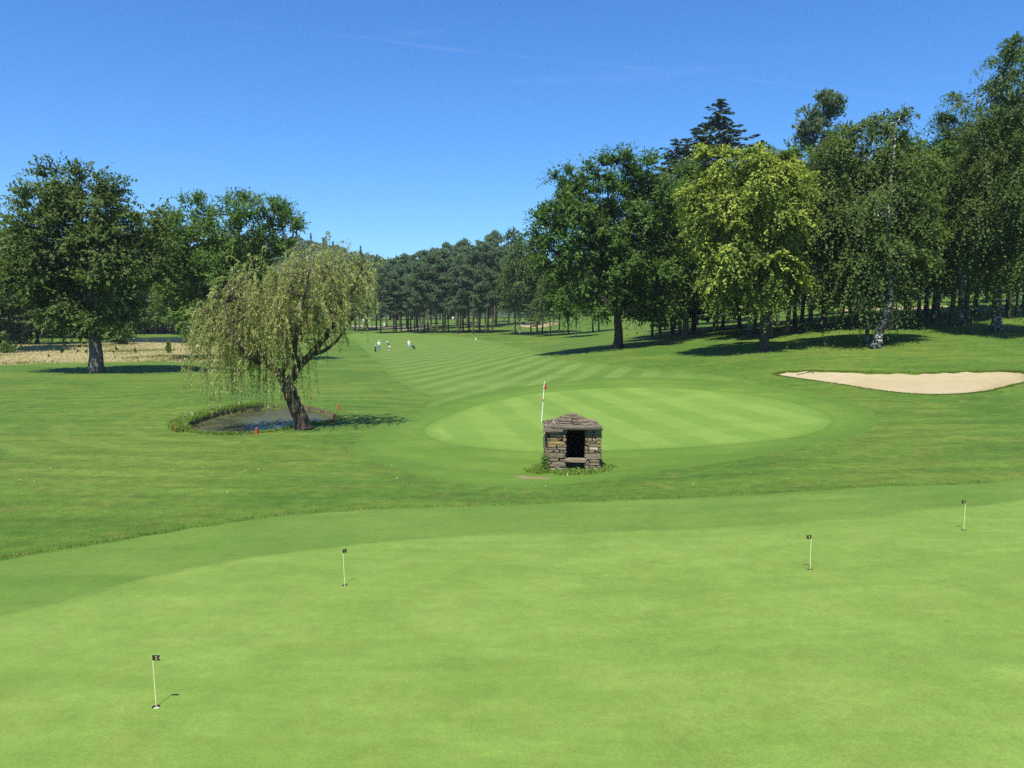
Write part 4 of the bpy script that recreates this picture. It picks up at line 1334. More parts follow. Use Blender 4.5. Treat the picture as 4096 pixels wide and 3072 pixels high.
plant('shrub', 0, 815, 'round light green bush at the right end of the lake', y=147, H=5.5, wide=1.5, cat='shrub')
plant('shrub', 0, 465, 'light green bush at the left end of the lake right of the beech trunk', y=146, H=5.2, wide=1.2, cat='shrub')
plant('shrub', 0, 20, 'small dark green bush standing in the dry meadow at the left edge', y=112, H=1.7, wide=0.5, cat='shrub')
plant('shrub', 0, 48, 'tiny bush next to the left-edge bush in the dry meadow', y=112, H=1.2, wide=0.35, cat='shrub')
plant('shrub', 0, 675, 'thin young sapling standing alone in the dry meadow', y=112, H=1.9, wide=0.3, cat='shrub')


# ------------------------------------------------------------------ wooded hill beyond the course
def build_hill():
    xs = np.linspace(-900, 900, 90); ys = np.linspace(480, 1150, 40)
    def ridge(px):
        return np.interp(px, [-1500, 0, 600, 1150, 1250, 1330, 1450, 1600, 1900, 2300, 3000, 5000], [1020, 960, 955, 975, 985, 1000, 1028, 1060, 1085, 1090, 1060, 1040])
    def hh(x, y):
        px = CX + FPX * x / np.maximum(y, 300)
        top = np.array([z_for(p, 900.0) for p in np.ravel(ridge(px))]).reshape(np.shape(px)) - 9
        return 3 + (top - 3) * smooth(470, 900, y) + 2.5 * np.sin(x * .03) * np.sin(y * .021)
    X, Y = np.meshgrid(xs, ys)
    Z = hh(X, Y)
    n = len(xs); i = np.arange(len(ys) - 1)[:, None] * n; j = np.arange(n - 1)[None, :]
    q = np.stack([i + j, i + j + 1, i + n + j + 1, i + n + j], -1).reshape(-1, 4)
    m = grass_mat('hill_ground', (0.03, 0.05, 0.02), (0.04, 0.06, 0.025), (0.05, 0.06, 0.03), 0.3, big=0.02, grainscale=0.5)
    structure(link('hill', mesh_from('hill', np.stack([X, Y, Z], -1).reshape(-1, 3), quads=q, mats=[m], smoothf=True)))
    r = np.random.default_rng(9)
    C, A, B, T = [], [], [], []
    for _ in range(460):
        y = 500 + 460 * math.sqrt(r.random()); px = r.uniform(-400, 4500)
        if r.random() < 0.55: px = r.uniform(900, 1750)
        x = (px - CX) / FPX * y
        z = float(hh(np.array([x]), np.array([y]))[0])
        R = 3.5 + 2.5 * r.random(); H = 11 + 5 * r.random()
        cone = r.random() < 0.12
        k = 110
        d = rand_dirs(r, k); d[:, 2] = np.abs(d[:, 2]) * 1.2 - 0.35
        if cone:
            t = r.random(k); P = np.stack([d[:, 0] * R * .6 * (1 - t), d[:, 1] * R * .6 * (1 - t), 2 + t * (H + 4)], 1)
        else:
            P = d * np.array([R, R, H * .45]) * (0.75 + 0.35 * r.random(k))[:, None] + np.array([0, 0, H * .55])
        P = P + np.array([x, y, z])
        ax = norm(rand_dirs(r, k)); up = norm(d * .6 + np.array([0, 0, .6]) + rand_dirs(r, k) * .5)
        bb = norm(np.cross(ax, up))
        C.append(P); A.append(ax * 1.3); B.append(bb * 1.0); T.append(np.clip(.6 * r.random() + .3 * r.random(k), 0, .79))
    o = link('hill_wood', leaves_mesh('hill_wood', np.vstack(C), np.vstack(A), np.vstack(B), np.concatenate(T), LM['wood']))
    tag(o, 'distant wooded hillside closing the view behind the pines', 'wood', kind='stuff')


build_hill()


def simple_mat(name, col, rough=0.6, spec=0.4, metal=0.0, noise=0.0, nscale=8.0):
    m, n, l, bs = new_mat(name)
    b = NB(m)
    if noise > 0:
        f = b.rng(b.noise(b.obj(), nscale, 4, 0.6), 0.3, 0.7)
        l.new(b.mix(f, tuple(c * (1 - noise) for c in col), tuple(min(1, c * (1 + noise)) for c in col)), bs.inputs['Base Color'])
    else:
        bs.inputs['Base Color'].default_value = (*col, 1)
    bs.inputs['Roughness'].default_value = rough
    bs.inputs['Specular IOR Level'].default_value = spec
    bs.inputs['Metallic'].default_value = metal
    return m


# ------------------------------------------------------------------ dry-stone hut
def stone_mat(name, cols, lichen):
    m, n, l, bs = new_mat(name)
    b = NB(m); P = b.obj()
    oi = n.new('ShaderNodeObjectInfo')
    v = n.new('ShaderNodeVectorMath'); v.operation = 'ADD'
    g = n.new('ShaderNodeNewGeometry'); l.new(g.outputs['Position'], v.inputs[0]); l.new(oi.outputs['Random'], v.inputs[1])
    V = v.outputs[0]
    ramp = n.new('ShaderNodeValToRGB')
    ramp.color_ramp.elements[0].color = (*cols[0], 1); ramp.color_ramp.elements[1].color = (*cols[-1], 1)
    for k, c in enumerate(cols[1:-1]):
        e = ramp.color_ramp.elements.new((k + 1) / (len(cols) - 1)); e.color = (*c, 1)
    l.new(oi.outputs['Random'], ramp.inputs[0])
    lay = b.rng(b.noise(b.scale(V, (5, 5, 26)), 1.0, 5, 0.6), 0.3, 0.7, 0.62, 1.25, False)
    vm = n.new('ShaderNodeVectorMath'); vm.operation = 'SCALE'; l.new(ramp.outputs[0], vm.inputs[0]); l.new(lay, vm.inputs['Scale'])
    f = b.rng(b.noise(V, 9.0, 5, 0.7), 0.56, 0.70, 0, 0.75)
    col = b.mix(f, vm.outputs[0], lichen)
    f2 = b.rng(b.noise(V, 14.0, 4, 0.6), 0.66, 0.72, 0, 0.8)
    col = b.mix(f2, col, (0.42, 0.41, 0.36))
    l.new(col, bs.inputs['Base Color'])
    bs.inputs['Roughness'].default_value = 0.92; bs.inputs['Specular IOR Level'].default_value = 0.15
    b.bump(b.math('ADD', b.noise(b.scale(V, (6, 6, 30)), 1.5, 5, 0.65), b.noise(V, 40.0, 4)), 0.7, 0.02, bs)
    return m


ST = {'g': stone_mat('grey_stone', [(0.164, 0.130, 0.085), (0.232, 0.188, 0.125), (0.186, 0.145, 0.091)], (0.232, 0.206, 0.141)),
      'b': stone_mat('brown_stone', [(0.148, 0.113, 0.070), (0.232, 0.176, 0.106), (0.180, 0.147, 0.101)], (0.253, 0.196, 0.088)),
      'y': stone_mat('ochre_stone', [(0.253, 0.176, 0.070), (0.306, 0.216, 0.092)], (0.211, 0.186, 0.106)),
      'p': stone_mat('pale_stone', [(0.380, 0.314, 0.220), (0.444, 0.372, 0.273)], (0.317, 0.274, 0.176)),
      'r': stone_mat('roof_slate', [(0.104, 0.084, 0.058), (0.164, 0.135, 0.095), (0.131, 0.102, 0.068)], (0.253, 0.230, 0.176))}


def stone_mesh(seed, k=2, rnd=0.35, jit=0.06):
    r = np.random.default_rng(seed)
    idx, V, Q = {}, [], []
    def vid(p):
        if p not in idx:
            idx[p] = len(V); V.append(p)
        return idx[p]
    for ax in range(3):
        for sgn in (0, k):
            for i in range(k):
                for j in range(k):
                    ps = []
                    for (a, b_) in ((i, j), (i + 1, j), (i + 1, j + 1), (i, j + 1)):
                        p = [0, 0, 0]; p[ax] = sgn; p[(ax + 1) % 3] = a; p[(ax + 2) % 3] = b_
                        ps.append(vid(tuple(p)))
                    Q.append(ps if sgn else ps[::-1])
    P = np.array(V, float) / k * 2 - 1
    L = np.linalg.norm(P, axis=1, keepdims=True)
    P = P * (1 - rnd) + (P / L * 1.25) * rnd
    P += r.normal(size=P.shape) * jit
    P /= np.abs(P).max(0) * 2
    return mesh_from('stone', P, quads=Q, mats=[ST['g']])


def build_hut():
    SM = [stone_mesh(300 + i, 2, 0.22 + 0.03 * (i % 4), 0.05 + 0.012 * (i % 3)) for i in range(12)]
    SL = [stone_mesh(330 + i, 3, 0.14, 0.035) for i in range(6)]
    r = np.random.default_rng(5)
    pc_ = hit(2285, 1880, height)
    y0 = pc_[1]
    bx = x_for(2289, y0, 0)
    b = np.array([bx, y0 + 0.9, hz(bx, y0 + 0.9)])
    hut = thing('stone_hut', 'small dry-stone hut with stepped slab roof and dark doorway below the flag green', 'hut', b)
    def zx(zx_, zy_):
        px, py = 2100 + zx_ * 0.19889, 1600 + zy_ * 0.19889
        z = z_for(py, y0); return x_for(px, y0, z) - b[0], z - b[2]
    yf = y0 - b[1]                                 # front plane, local
    D = 1.75
    def stone(parent, x0, x1, z0, z1, ya, yb, kind, slab=False, rz=0.0, tilt=0.0):
        me = (SL if slab else SM)[int(r.integers(len(SL if slab else SM)))]
        o = link('stone', me, parent)
        o.location = ((x0 + x1) / 2, (ya + yb) / 2, (z0 + z1) / 2)
        o.scale = (max(x1 - x0, .02), max(yb - ya, .02), max(z1 - z0, .015))
        o.rotation_euler = (r.normal() * 0.02, tilt + r.normal() * 0.02, rz + r.normal() * 0.03)
        o.material_slots[0].link = 'OBJECT'; o.material_slots[0].material = ST[kind]
        return o
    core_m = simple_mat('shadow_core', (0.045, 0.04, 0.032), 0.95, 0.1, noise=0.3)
    xl, _ = zx(418, 1000); xr, _ = zx(1545, 1000); dl, _ = zx(838, 900); dr_, _ = zx(1212, 900)
    _, ztop = zx(900, 600); _, zsill = zx(900, 1170)
    mb = MB()  # dark wall body behind the stones, added to block light leaks
    t = 0.36
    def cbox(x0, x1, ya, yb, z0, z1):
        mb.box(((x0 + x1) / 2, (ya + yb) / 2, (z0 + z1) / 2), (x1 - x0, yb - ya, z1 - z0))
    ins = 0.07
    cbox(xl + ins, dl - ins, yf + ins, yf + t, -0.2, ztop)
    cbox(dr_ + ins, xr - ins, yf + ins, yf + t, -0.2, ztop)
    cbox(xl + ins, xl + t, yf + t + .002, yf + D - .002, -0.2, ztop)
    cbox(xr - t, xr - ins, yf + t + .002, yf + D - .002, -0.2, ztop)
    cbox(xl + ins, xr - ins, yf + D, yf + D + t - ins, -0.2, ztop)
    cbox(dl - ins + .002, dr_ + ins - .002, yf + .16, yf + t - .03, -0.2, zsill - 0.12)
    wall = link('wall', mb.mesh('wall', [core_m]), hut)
    LP = [(445, 700, 622, 688, 'b'), (702, 855, 620, 650, 'y'), (692, 842, 652, 682, 'b'), (480, 835, 690, 765, 'b'), (455, 492, 765, 828, 'g'), (495, 680, 768, 796, 'y'), (682, 748, 768, 792, 'y'), (495, 712, 797, 826, 'y'), (756, 842, 772, 830, 'b'),
          (436, 838, 831, 902, 'y'), (444, 640, 902, 956, 'y'), (642, 762, 904, 950, 'g'), (764, 838, 904, 948, 'g'), (442, 640, 958, 1004, 'b'), (642, 836, 955, 1006, 'b'), (450, 578, 1009, 1054, 'b'), (585, 692, 1006, 1056, 'b'),
          (700, 766, 1014, 1058, 'b'), (770, 832, 1014, 1058, 'g'), (396, 834, 1062, 1172, 'g'), (438, 684, 1175, 1238, 'g'), (690, 838, 1182, 1232, 'g'), (446, 524, 1242, 1284, 'b'), (522, 848, 1234, 1352, 'g'), (444, 560, 1286, 1312, 'b'),
          (446, 640, 1313, 1342, 'b'), (446, 566, 1343, 1368, 'g'), (568, 702, 1342, 1364, 'b'), (446, 630, 1368, 1412, 'p'), (636, 792, 1366, 1440, 'p'), (792, 852, 1356, 1444, 'g'), (510, 640, 1412, 1475, 'p'), (450, 520, 1412, 1480, 'g'), (640, 850, 1440, 1500, 'g')]
    RP = [(1250, 1374, 586, 612, 'g'), (1240, 1375, 612, 654, 'b'), (1376, 1404, 598, 652, 'g'), (1222, 1406, 655, 698, 'g'), (1405, 1550, 600, 700, 'b'), (1222, 1362, 700, 731, 'b'), (1362, 1545, 703, 730, 'b'), (1222, 1542, 733, 757, 'y'),
          (1218, 1244, 759, 822, 'p'), (1246, 1362, 762, 826, 'b'), (1364, 1402, 768, 822, 'p'), (1402, 1432, 794, 826, 'p'), (1420, 1540, 759, 822, 'b'), (1222, 1428, 829, 870, 'b'), (1430, 1545, 827, 882, 'y'), (1216, 1300, 870, 902, 'y'),
          (1240, 1545, 882, 950, 'b'), (1206, 1272, 938, 1012, 'g'), (1274, 1484, 953, 1006, 'p'), (1485, 1545, 960, 1002, 'b'), (1208, 1282, 1018, 1072, 'y'), (1284, 1402, 1012, 1066, 'g'), (1404, 1540, 1000, 1040, 'b'), (1408, 1540, 1042, 1072, 'b'),
          (1200, 1540, 1075, 1198, 'g'), (1214, 1290, 1226, 1286, 'g'), (1285, 1515, 1203, 1266, 'b'), (1180, 1274, 1264, 1314, 'g'), (1278, 1505, 1272, 1322, 'b'), (1194, 1290, 1314, 1376, 'g'), (1290, 1440, 1322, 1366, 'b'), (1440, 1520, 1322, 1380, 'g'), (1200, 1520, 1370, 1430, 'g')]
    for L_ in (LP, RP):
        for (a, c, d, e, kd) in L_:
            x0, z1 = zx(a, d); x1, z0 = zx(c, e)
            g = 0.004
            stone(wall, x0 + g, x1 - g, z0 + g * .4, z1 - g * .4, yf - 0.02 + r.normal() * 0.014, yf + 0.16, kd)
    # the doorway cheeks
    for (xc, sg) in ((dl, -1), (dr_, 1)):
        z = zsill - .1
        while z < ztop - 0.03:
            h = 0.06 + 0.07 * r.random()
            x0, x1 = (xc - 0.13, xc + 0.005) if sg < 0 else (xc - 0.005, xc + 0.13)
            stone(wall, x0, x1, z, min(z + h - .006, ztop), yf + 0.165, yf + t + .02, 'gb'[int(r.random() < .5)])
            z += h
    # sides and back in courses
    def course_wall(axis, at, a0, a1, out_):
        z = -0.15
        while z < ztop - 0.02:
            h = min(0.055 + 0.085 * r.random(), ztop - z)
            a = a0
            while a < a1 - 0.03:
                w = min(0.16 + 0.34 * r.random(), a1 - a)
                kd = 'ggbbyp'[int(r.integers(6))] if r.random() < .75 else 'g'
                dpt = 0.13
                p = r.normal() * 0.012
                lo, hi = (at - 0.02 + p, at + dpt) if out_ < 0 else (at - dpt, at + 0.02 + p)
                if axis == 'x': stone(wall, lo, hi, z, z + h - .006, a + .003, a + w - .003, kd)
                else: stone(wall, a + .003, a + w - .003, z, z + h - .006, lo, hi, kd)
                a += w
            z += h
    course_wall('x', xl, yf + 0.165, yf + D + t - .14, -1)
    course_wall('x', xr, yf + 0.165, yf + D + t - .14, 1)
    course_wall('y', yf + D + t, xl, xr, 1)
    # sill slab
    x0, z1 = zx(770, 1152); x1, z0 = zx(1255, 1250)
    s = stone(hut, x0, x1, z0, z0 + 0.105, yf - 0.06, yf + t - 0.02, 'g', True); s.name = 'sill'
    # roof: rings of overlapping slabs, smaller towards the top
    roof_core = MB()
    xe0, ze = zx(400, 598); xe1, _ = zx(1580, 598)
    za = z_for(1600 + 330 * .19889, y0 + D * .60) - b[2] + 0.05
    cxm, cym = (xe0 + xe1) / 2, yf + (D + t) / 2
    hx0, hy0 = (xe1 - xe0) / 2, (D + t) / 2 + 0.12
    nL = 8
    for i in range(nL):
        f = i / (nL - 1)
        f2 = 1 - f ** 0.80
        hx, hy = 0.20 + (hx0 - 0.20) * f2, 0.20 + (hy0 - 0.20) * f2
        z0 = ze + (za - ze) * i / nL; z1 = ze + (za - ze) * (i + 1) / nL + 0.012
        roof_core.box((cxm, cym, (z0 + z1) / 2 + .004), (2 * hx - .22 if hx > .3 else hx, 2 * hy - .22 if hy > .3 else hy, (z1 - z0) * 0.9))
    roof = link('roof', roof_core.mesh('roof', [core_m]), hut)
    for i in range(nL):
        f = i / (nL - 1)
        f2 = 1 - f ** 0.80
        hx, hy = 0.20 + (hx0 - 0.20) * f2, 0.20 + (hy0 - 0.20) * f2
        z0 = ze + (za - ze) * i / nL; z1 = ze + (za - ze) * (i + 1) / nL + 0.014
        dep = min(0.5, hx * 0.8)
        for side in range(4):
            along = hx if side % 2 == 0 else hy
            n = 1 if along < 0.3 else (2 if along < 0.8 else 3)
            cuts = np.sort(np.concatenate([[-along, along], (np.arange(1, n) / n * 2 - 1) * along + r.normal(size=n - 1) * along * .12]))
            for k in range(n):
                a0, a1 = cuts[k] + .004, cuts[k + 1] - .004
                p = r.normal() * 0.045; zz = r.normal() * 0.012
                kd = 'r' if r.random() < .85 else 'g'
                if side == 0: stone(roof, cxm + a0, cxm + a1, z0 + zz, z1 + zz, cym - hy - p, cym - hy + dep, kd, True)
                elif side == 2: stone(roof, cxm + a0, cxm + a1, z0 + zz, z1 + zz, cym + hy - dep, cym + hy + p, kd, True)
                elif side == 1: stone(roof, cxm + hx - dep, cxm + hx + p, z0 + zz, z1 + zz, cym + a0, cym + a1, kd, True)
                else: stone(roof, cxm - hx - p, cxm - hx + dep, z0 + zz, z1 + zz, cym + a0, cym + a1, kd, True)
    stone(roof, cxm - .2, cxm + .2, za - 0.02, za + 0.06, cym - .2, cym + .2, 'b', True)
    # the long lintel slab and the corner eave stone in front
    x0, z1 = zx(545, 512); x1, z0 = zx(1560, 592)
    stone(roof, x0, x1, z0, z0 + .115, yf - .17, yf + .4, 'r', True).name = 'lintel'
    x0, z1 = zx(372, 566); x1, z0 = zx(770, 640)
    stone(roof, x0, x1, z0, z0 + .10, yf - .15, yf + .45, 'g', True, tilt=0.05)
    return b, yf, xl, xr


HUT_B, HUT_YF, HUT_XL, HUT_XR = build_hut()


# ------------------------------------------------------------------ flags, cups
M_BLACK = simple_mat('black_flag', (0.018, 0.017, 0.016), 0.6, 0.4)
M_YELLOW = simple_mat('yellow_numeral', (0.62, 0.52, 0.10), 0.6)
M_STICK = simple_mat('cream_stick', (0.72, 0.70, 0.42), 0.45)
M_WHITE = simple_mat('white_paint', (0.80, 0.80, 0.78), 0.4)
M_SOIL = simple_mat('cup_soil', (0.055, 0.035, 0.022), 0.95, 0.1, noise=0.3, nscale=60)
M_RED = simple_mat('red_cloth', (0.52, 0.012, 0.022), 0.6, noise=0.15)
M_REDP = simple_mat('red_plastic', (0.55, 0.03, 0.03), 0.3)
M_DARK = simple_mat('dark_plastic', (0.03, 0.03, 0.033), 0.5)


def numeral(ch, size, mat):
    cu = bpy.data.curves.new('numeral', 'FONT')
    cu.body = ch; cu.size = size; cu.align_x = 'CENTER'; cu.align_y = 'CENTER'; cu.extrude = 0.0006
    o = bpy.data.objects.new('numeral_tmp', cu); COL.objects.link(o)
    dg = bpy.context.evaluated_depsgraph_get()
    me = bpy.data.meshes.new_from_object(o.evaluated_get(dg))
    bpy.data.objects.remove(o)
    me.materials.clear(); me.materials.append(mat)
    return me


def cup(p, label, z):
    mb = MB()
    R = 0.0555
    mb.lathe([(R, 0.001), (R, -0.028)], 28, m=0)
    mb.lathe([(R - 0.001, -0.028), (R - 0.002, -0.11), (0.0, -0.112)], 28, m=1)
    o = link('golf_cup', mb.mesh('golf_cup', [M_SOIL, M_WHITE], True), None, (p[0], p[1], z))
    return tag(o, label, 'golf cup', 'golf cups')


pin_info = [('2', 0, 0.0, 'nearest, at the lower left', -2.2), ('1', 1, 58.0, 'turned edge-on at the left middle', -2.0),
            ('4', 2, 183.0, 'pointing left at the right', 0.6), ('3', 3, 187.0, 'farthest, near the right edge', 1.2)]
for (ch, i, ang, where, lean) in pin_info:
    p = CUPS[i]; z = hz(p[0], p[1])
    Hs = 0.715
    pin = thing('practice_pin', f'practice pin with black flag numbered {ch}, {where}', 'golf flag', (p[0], p[1], z), group='practice pins')
    pin.rotation_euler = (0, math.radians(lean), 0)
    mb = MB(); mb.tube([(0, 0, -0.108), (0, 0, Hs - 0.075)], [0.0058, 0.0052], 8)
    link('stick', mb.mesh('stick', [M_STICK]), pin)
    fw, fh, th = 0.112, 0.074, 0.0016
    # swallowtail with a slight wave
    nx = 7
    V, Q = [], []
    for side in (-1, 1):
        for a in range(nx):
            u = a / (nx - 1)
            for v in (0, .5, 1):
                xx = u * fw * (1.0 if v != .5 else 1 - 0.20 * u)
                yy = 0.007 * math.sin(u * 4.0) * u + side * th
                V.append((xx, yy, -v * fh - 0.006 * u))
    half = nx * 3
    for s_ in (0, 1):
        for a in range(nx - 1):
            for v in range(2):
                q = [s_ * half + a * 3 + v, s_ * half + (a + 1) * 3 + v, s_ * half + (a + 1) * 3 + v + 1, s_ * half + a * 3 + v + 1]
                Q.append(q if s_ == 0 else q[::-1])
    for a in range(nx - 1):
        Q.append([a * 3, half + a * 3, half + (a + 1) * 3, (a + 1) * 3]); Q.append([a * 3 + 2, (a + 1) * 3 + 2, half + (a + 1) * 3 + 2, half + a * 3 + 2])
    fl = link('flag', mesh_from('flag', V, quads=Q, mats=[M_BLACK]), pin, (-0.004 if ang < 90 else 0.004, 0, Hs))
    fl.rotation_euler = (0, 0, math.radians(ang))
    nm = numeral(ch, 0.066, M_YELLOW)
    for sgn in (-1, 1):
        o = link('numeral', nm, fl, (fw * .45, 0.0045 * 1.1 + sgn * 0.0062, -fh * .53))
        o.rotation_euler = (math.pi / 2, 0, 0 if sgn < 0 else math.pi)
    cup(p, f'small cup hole under the pin {where}', z)

# the course flag
p = CUPS[4]; z = hz(p[0], p[1])
fs = thing('golf_flag', 'tall white flagstick with limp red flag and red ball on the striped green', 'golf flag', (p[0], p[1], z))
fs.rotation_euler = (0, math.radians(4.0), 0)
mb = MB(); mb.tube([(0, 0, -0.10), (0, 0, 1.02)], [0.019, 0.019], 8); mb.tube([(0, 0, 1.06), (0, 0, 2.13)], [0.018, 0.016], 8)
st = link('stick', mb.mesh('stick', [M_WHITE]), fs)
mb = MB(); mb.tube([(0, 0, 1.02), (0, 0, 1.06)], [0.012, 0.012], 8); mb.lathe([(0.0, 2.17), (0.013, 2.16), (0.016, 2.13), (0.0, 2.128)], 10)
link('joint', mb.mesh('joint', [M_DARK], True), fs)
mb = MB(); mb.lathe([(0.0, 1.195)] + [(0.047 * math.sin(a), 1.15 + 0.047 * math.cos(a)) for a in np.linspace(0.15, 3.0, 9)] + [(0, 1.103)], 16)
link('ball', mb.mesh('ball', [M_REDP], True), fs)
nu, nv = 14, 12
V, Q = [], []
for a in range(nu):
    u = a / (nu - 1)
    for v_ in range(nv):
        v = v_ / (nv - 1)
        xx = 0.012 + 0.150 * u * (0.45 + 0.75 * v) + 0.022 * math.sin(u * 9 + v * 2) * u
        yy = -0.02 + 0.055 * math.sin(u * 8.0 + v * 1.4) * (0.3 + u)
        zz = 2.10 - 0.36 * v - 0.20 * u * (0.35 + 0.65 * (1 - v)) - 0.02 * math.sin(u * 7)
        V.append((xx, yy, zz))
for a in range(nu - 1):
    for v_ in range(nv - 1):
        Q.append([a * nv + v_, a * nv + v_ + 1, (a + 1) * nv + v_ + 1, (a + 1) * nv + v_])
o = link('flag', mesh_from('flag', V, quads=Q, mats=[M_RED], smoothf=True), fs)
md = o.modifiers.new('thickness', 'SOLIDIFY'); md.thickness = 0.003
mb = MB()
mb.box((-0.006, -0.075, 2.015), (0.030, 0.006, 0.135), m=0); mb.box((-0.008, -0.075, 1.86), (0.034, 0.006, 0.135), m=0)
mb.box((-0.007, -0.074, 1.9385), (0.036, 0.004, 0.014), m=1); mb.box((-0.004, -0.0795, 2.015), (0.004, 0.002, 0.10), m=1)
pn = link('panel', mb.mesh('panel', [M_WHITE, M_DARK]), fs)
cup(p, 'cup hole at the foot of the tall white flagstick', z)

# ------------------------------------------------------------------ red stakes round the pond, timber edging
M_STAKE = simple_mat('red_stake_paint', (0.46, 0.05, 0.025), 0.55, noise=0.2, nscale=12)
for (px, py, hgt, rr, lb) in [(698, 1690, 0.24, 0.05, 'short red stake at the far left tip of the pond'), (704, 1727, 0.26, 0.05, 'short red stake in the grass at the near left of the pond'),
                              (1027, 1738, 0.30, 0.055, 'short red stake on the near bank in front of the pond'), (1334, 1692, 0.40, 0.045, 'short red stake at the right end of the pond beside the willow shadow'),
                              (1356, 1640, 0.34, 0.05, 'short red stake behind the right end of the pond'), (1243, 1597, 0.40, 0.032, 'thin red stake behind the pond, right of the willow trunk'),
                              (1137, 1597, 0.40, 0.032, 'thin red stake behind the pond, seen left of the willow trunk')]:
    q = hit(px, py, height); z = hz(q[0], q[1])
    mb = MB()
    mb.tube([(0, 0, -0.15), (0, 0, hgt * .96), (0, 0, hgt)], [rr, rr, rr * .7], 8)
    mb.tube([(0, 0, hgt * .62), (0, 0, hgt * .70)], [rr * 1.06, rr * 1.06], 8)
    o = link('red_stake', mb.mesh('red_stake', [M_STAKE]), None, (q[0], q[1], z))
    o.rotation_euler = (rng.normal() * 0.05, rng.normal() * 0.05, 0)
    tag(o, lb, 'stake', 'red stakes round the pond')

M_TIMBER = simple_mat('weathered_timber', (0.14, 0.105, 0.07), 0.9, 0.1, noise=0.5, nscale=3)
mb = MB()
seg = P_POND
cum = 0.0
for i in range(len(seg)):
    a, b_ = seg[i], seg[(i + 1) % len(seg)]
    if (a[1] + b_[1]) / 2 < pc[1] - 2.2: continue
    L_ = np.linalg.norm(b_ - a); n = max(1, int(L_ / 0.13))
    for k in range(n):
        q = a + (b_ - a) * (k + .5) / n
        zt = float(base_h(q[0:1], q[1:2])[0]) + 0.02 + rng.normal() * 0.025
        mb.tube([(q[0], q[1], POND_Z - 0.25), (q[0], q[1], zt)], [0.06, 0.055], 6)
tag(link('pond_edging', mb.mesh('pond_edging', [M_TIMBER])), 'row of short weathered timber stakes lining the far side of the pond', 'edging')


# ------------------------------------------------------------------ golfers and their trolleys
M_SKIN = simple_mat('skin', (0.46, 0.27, 0.19), 0.55)
M_WCLOTH = simple_mat('white_cloth', (0.78, 0.78, 0.80), 0.8, 0.2)
M_GREYC = simple_mat('grey_violet_cloth', (0.16, 0.15, 0.22), 0.8, 0.2)
M_BLUEC = simple_mat('blue_cloth', (0.10, 0.22, 0.48), 0.8, 0.2)
M_LBLUE = simple_mat('light_blue_cloth', (0.28, 0.52, 0.82), 0.8, 0.2)
M_SHOE = simple_mat('dark_shoe', (0.03, 0.03, 0.035), 0.5)
M_BAG = simple_mat('black_bag', (0.025, 0.025, 0.032), 0.6)
M_BAGB = simple_mat('blue_bag', (0.06, 0.14, 0.38), 0.6)
M_METAL = simple_mat('club_metal', (0.55, 0.55, 0.57), 0.3, 0.5, 1.0)
M_TYRE = simple_mat('tyre', (0.02, 0.02, 0.02), 0.8)


def skin_mesh(name, verts, edges, radii, mat, sub=2):
    me = bpy.data.meshes.new(name)
    me.from_pydata([tuple(v) for v in verts], edges, [])
    o = bpy.data.objects.new(name, me); COL.objects.link(o)
    sk = o.modifiers.new('skin', 'SKIN'); ss = o.modifiers.new('sub', 'SUBSURF'); ss.levels = sub; ss.render_levels = sub
    for i, rr in enumerate(radii):
        d = me.skin_vertices[0].data[i]
        d.radius = (rr, rr) if not isinstance(rr, tuple) else rr
        d.use_root = (i == 0)
    dg = bpy.context.evaluated_depsgraph_get()
    out = bpy.data.meshes.new_from_object(o.evaluated_get(dg))
    bpy.data.objects.remove(o)
    out.materials.clear(); out.materials.append(mat)
    out.polygons.foreach_set('use_smooth', np.ones(len(out.polygons), dtype=bool))
    return out


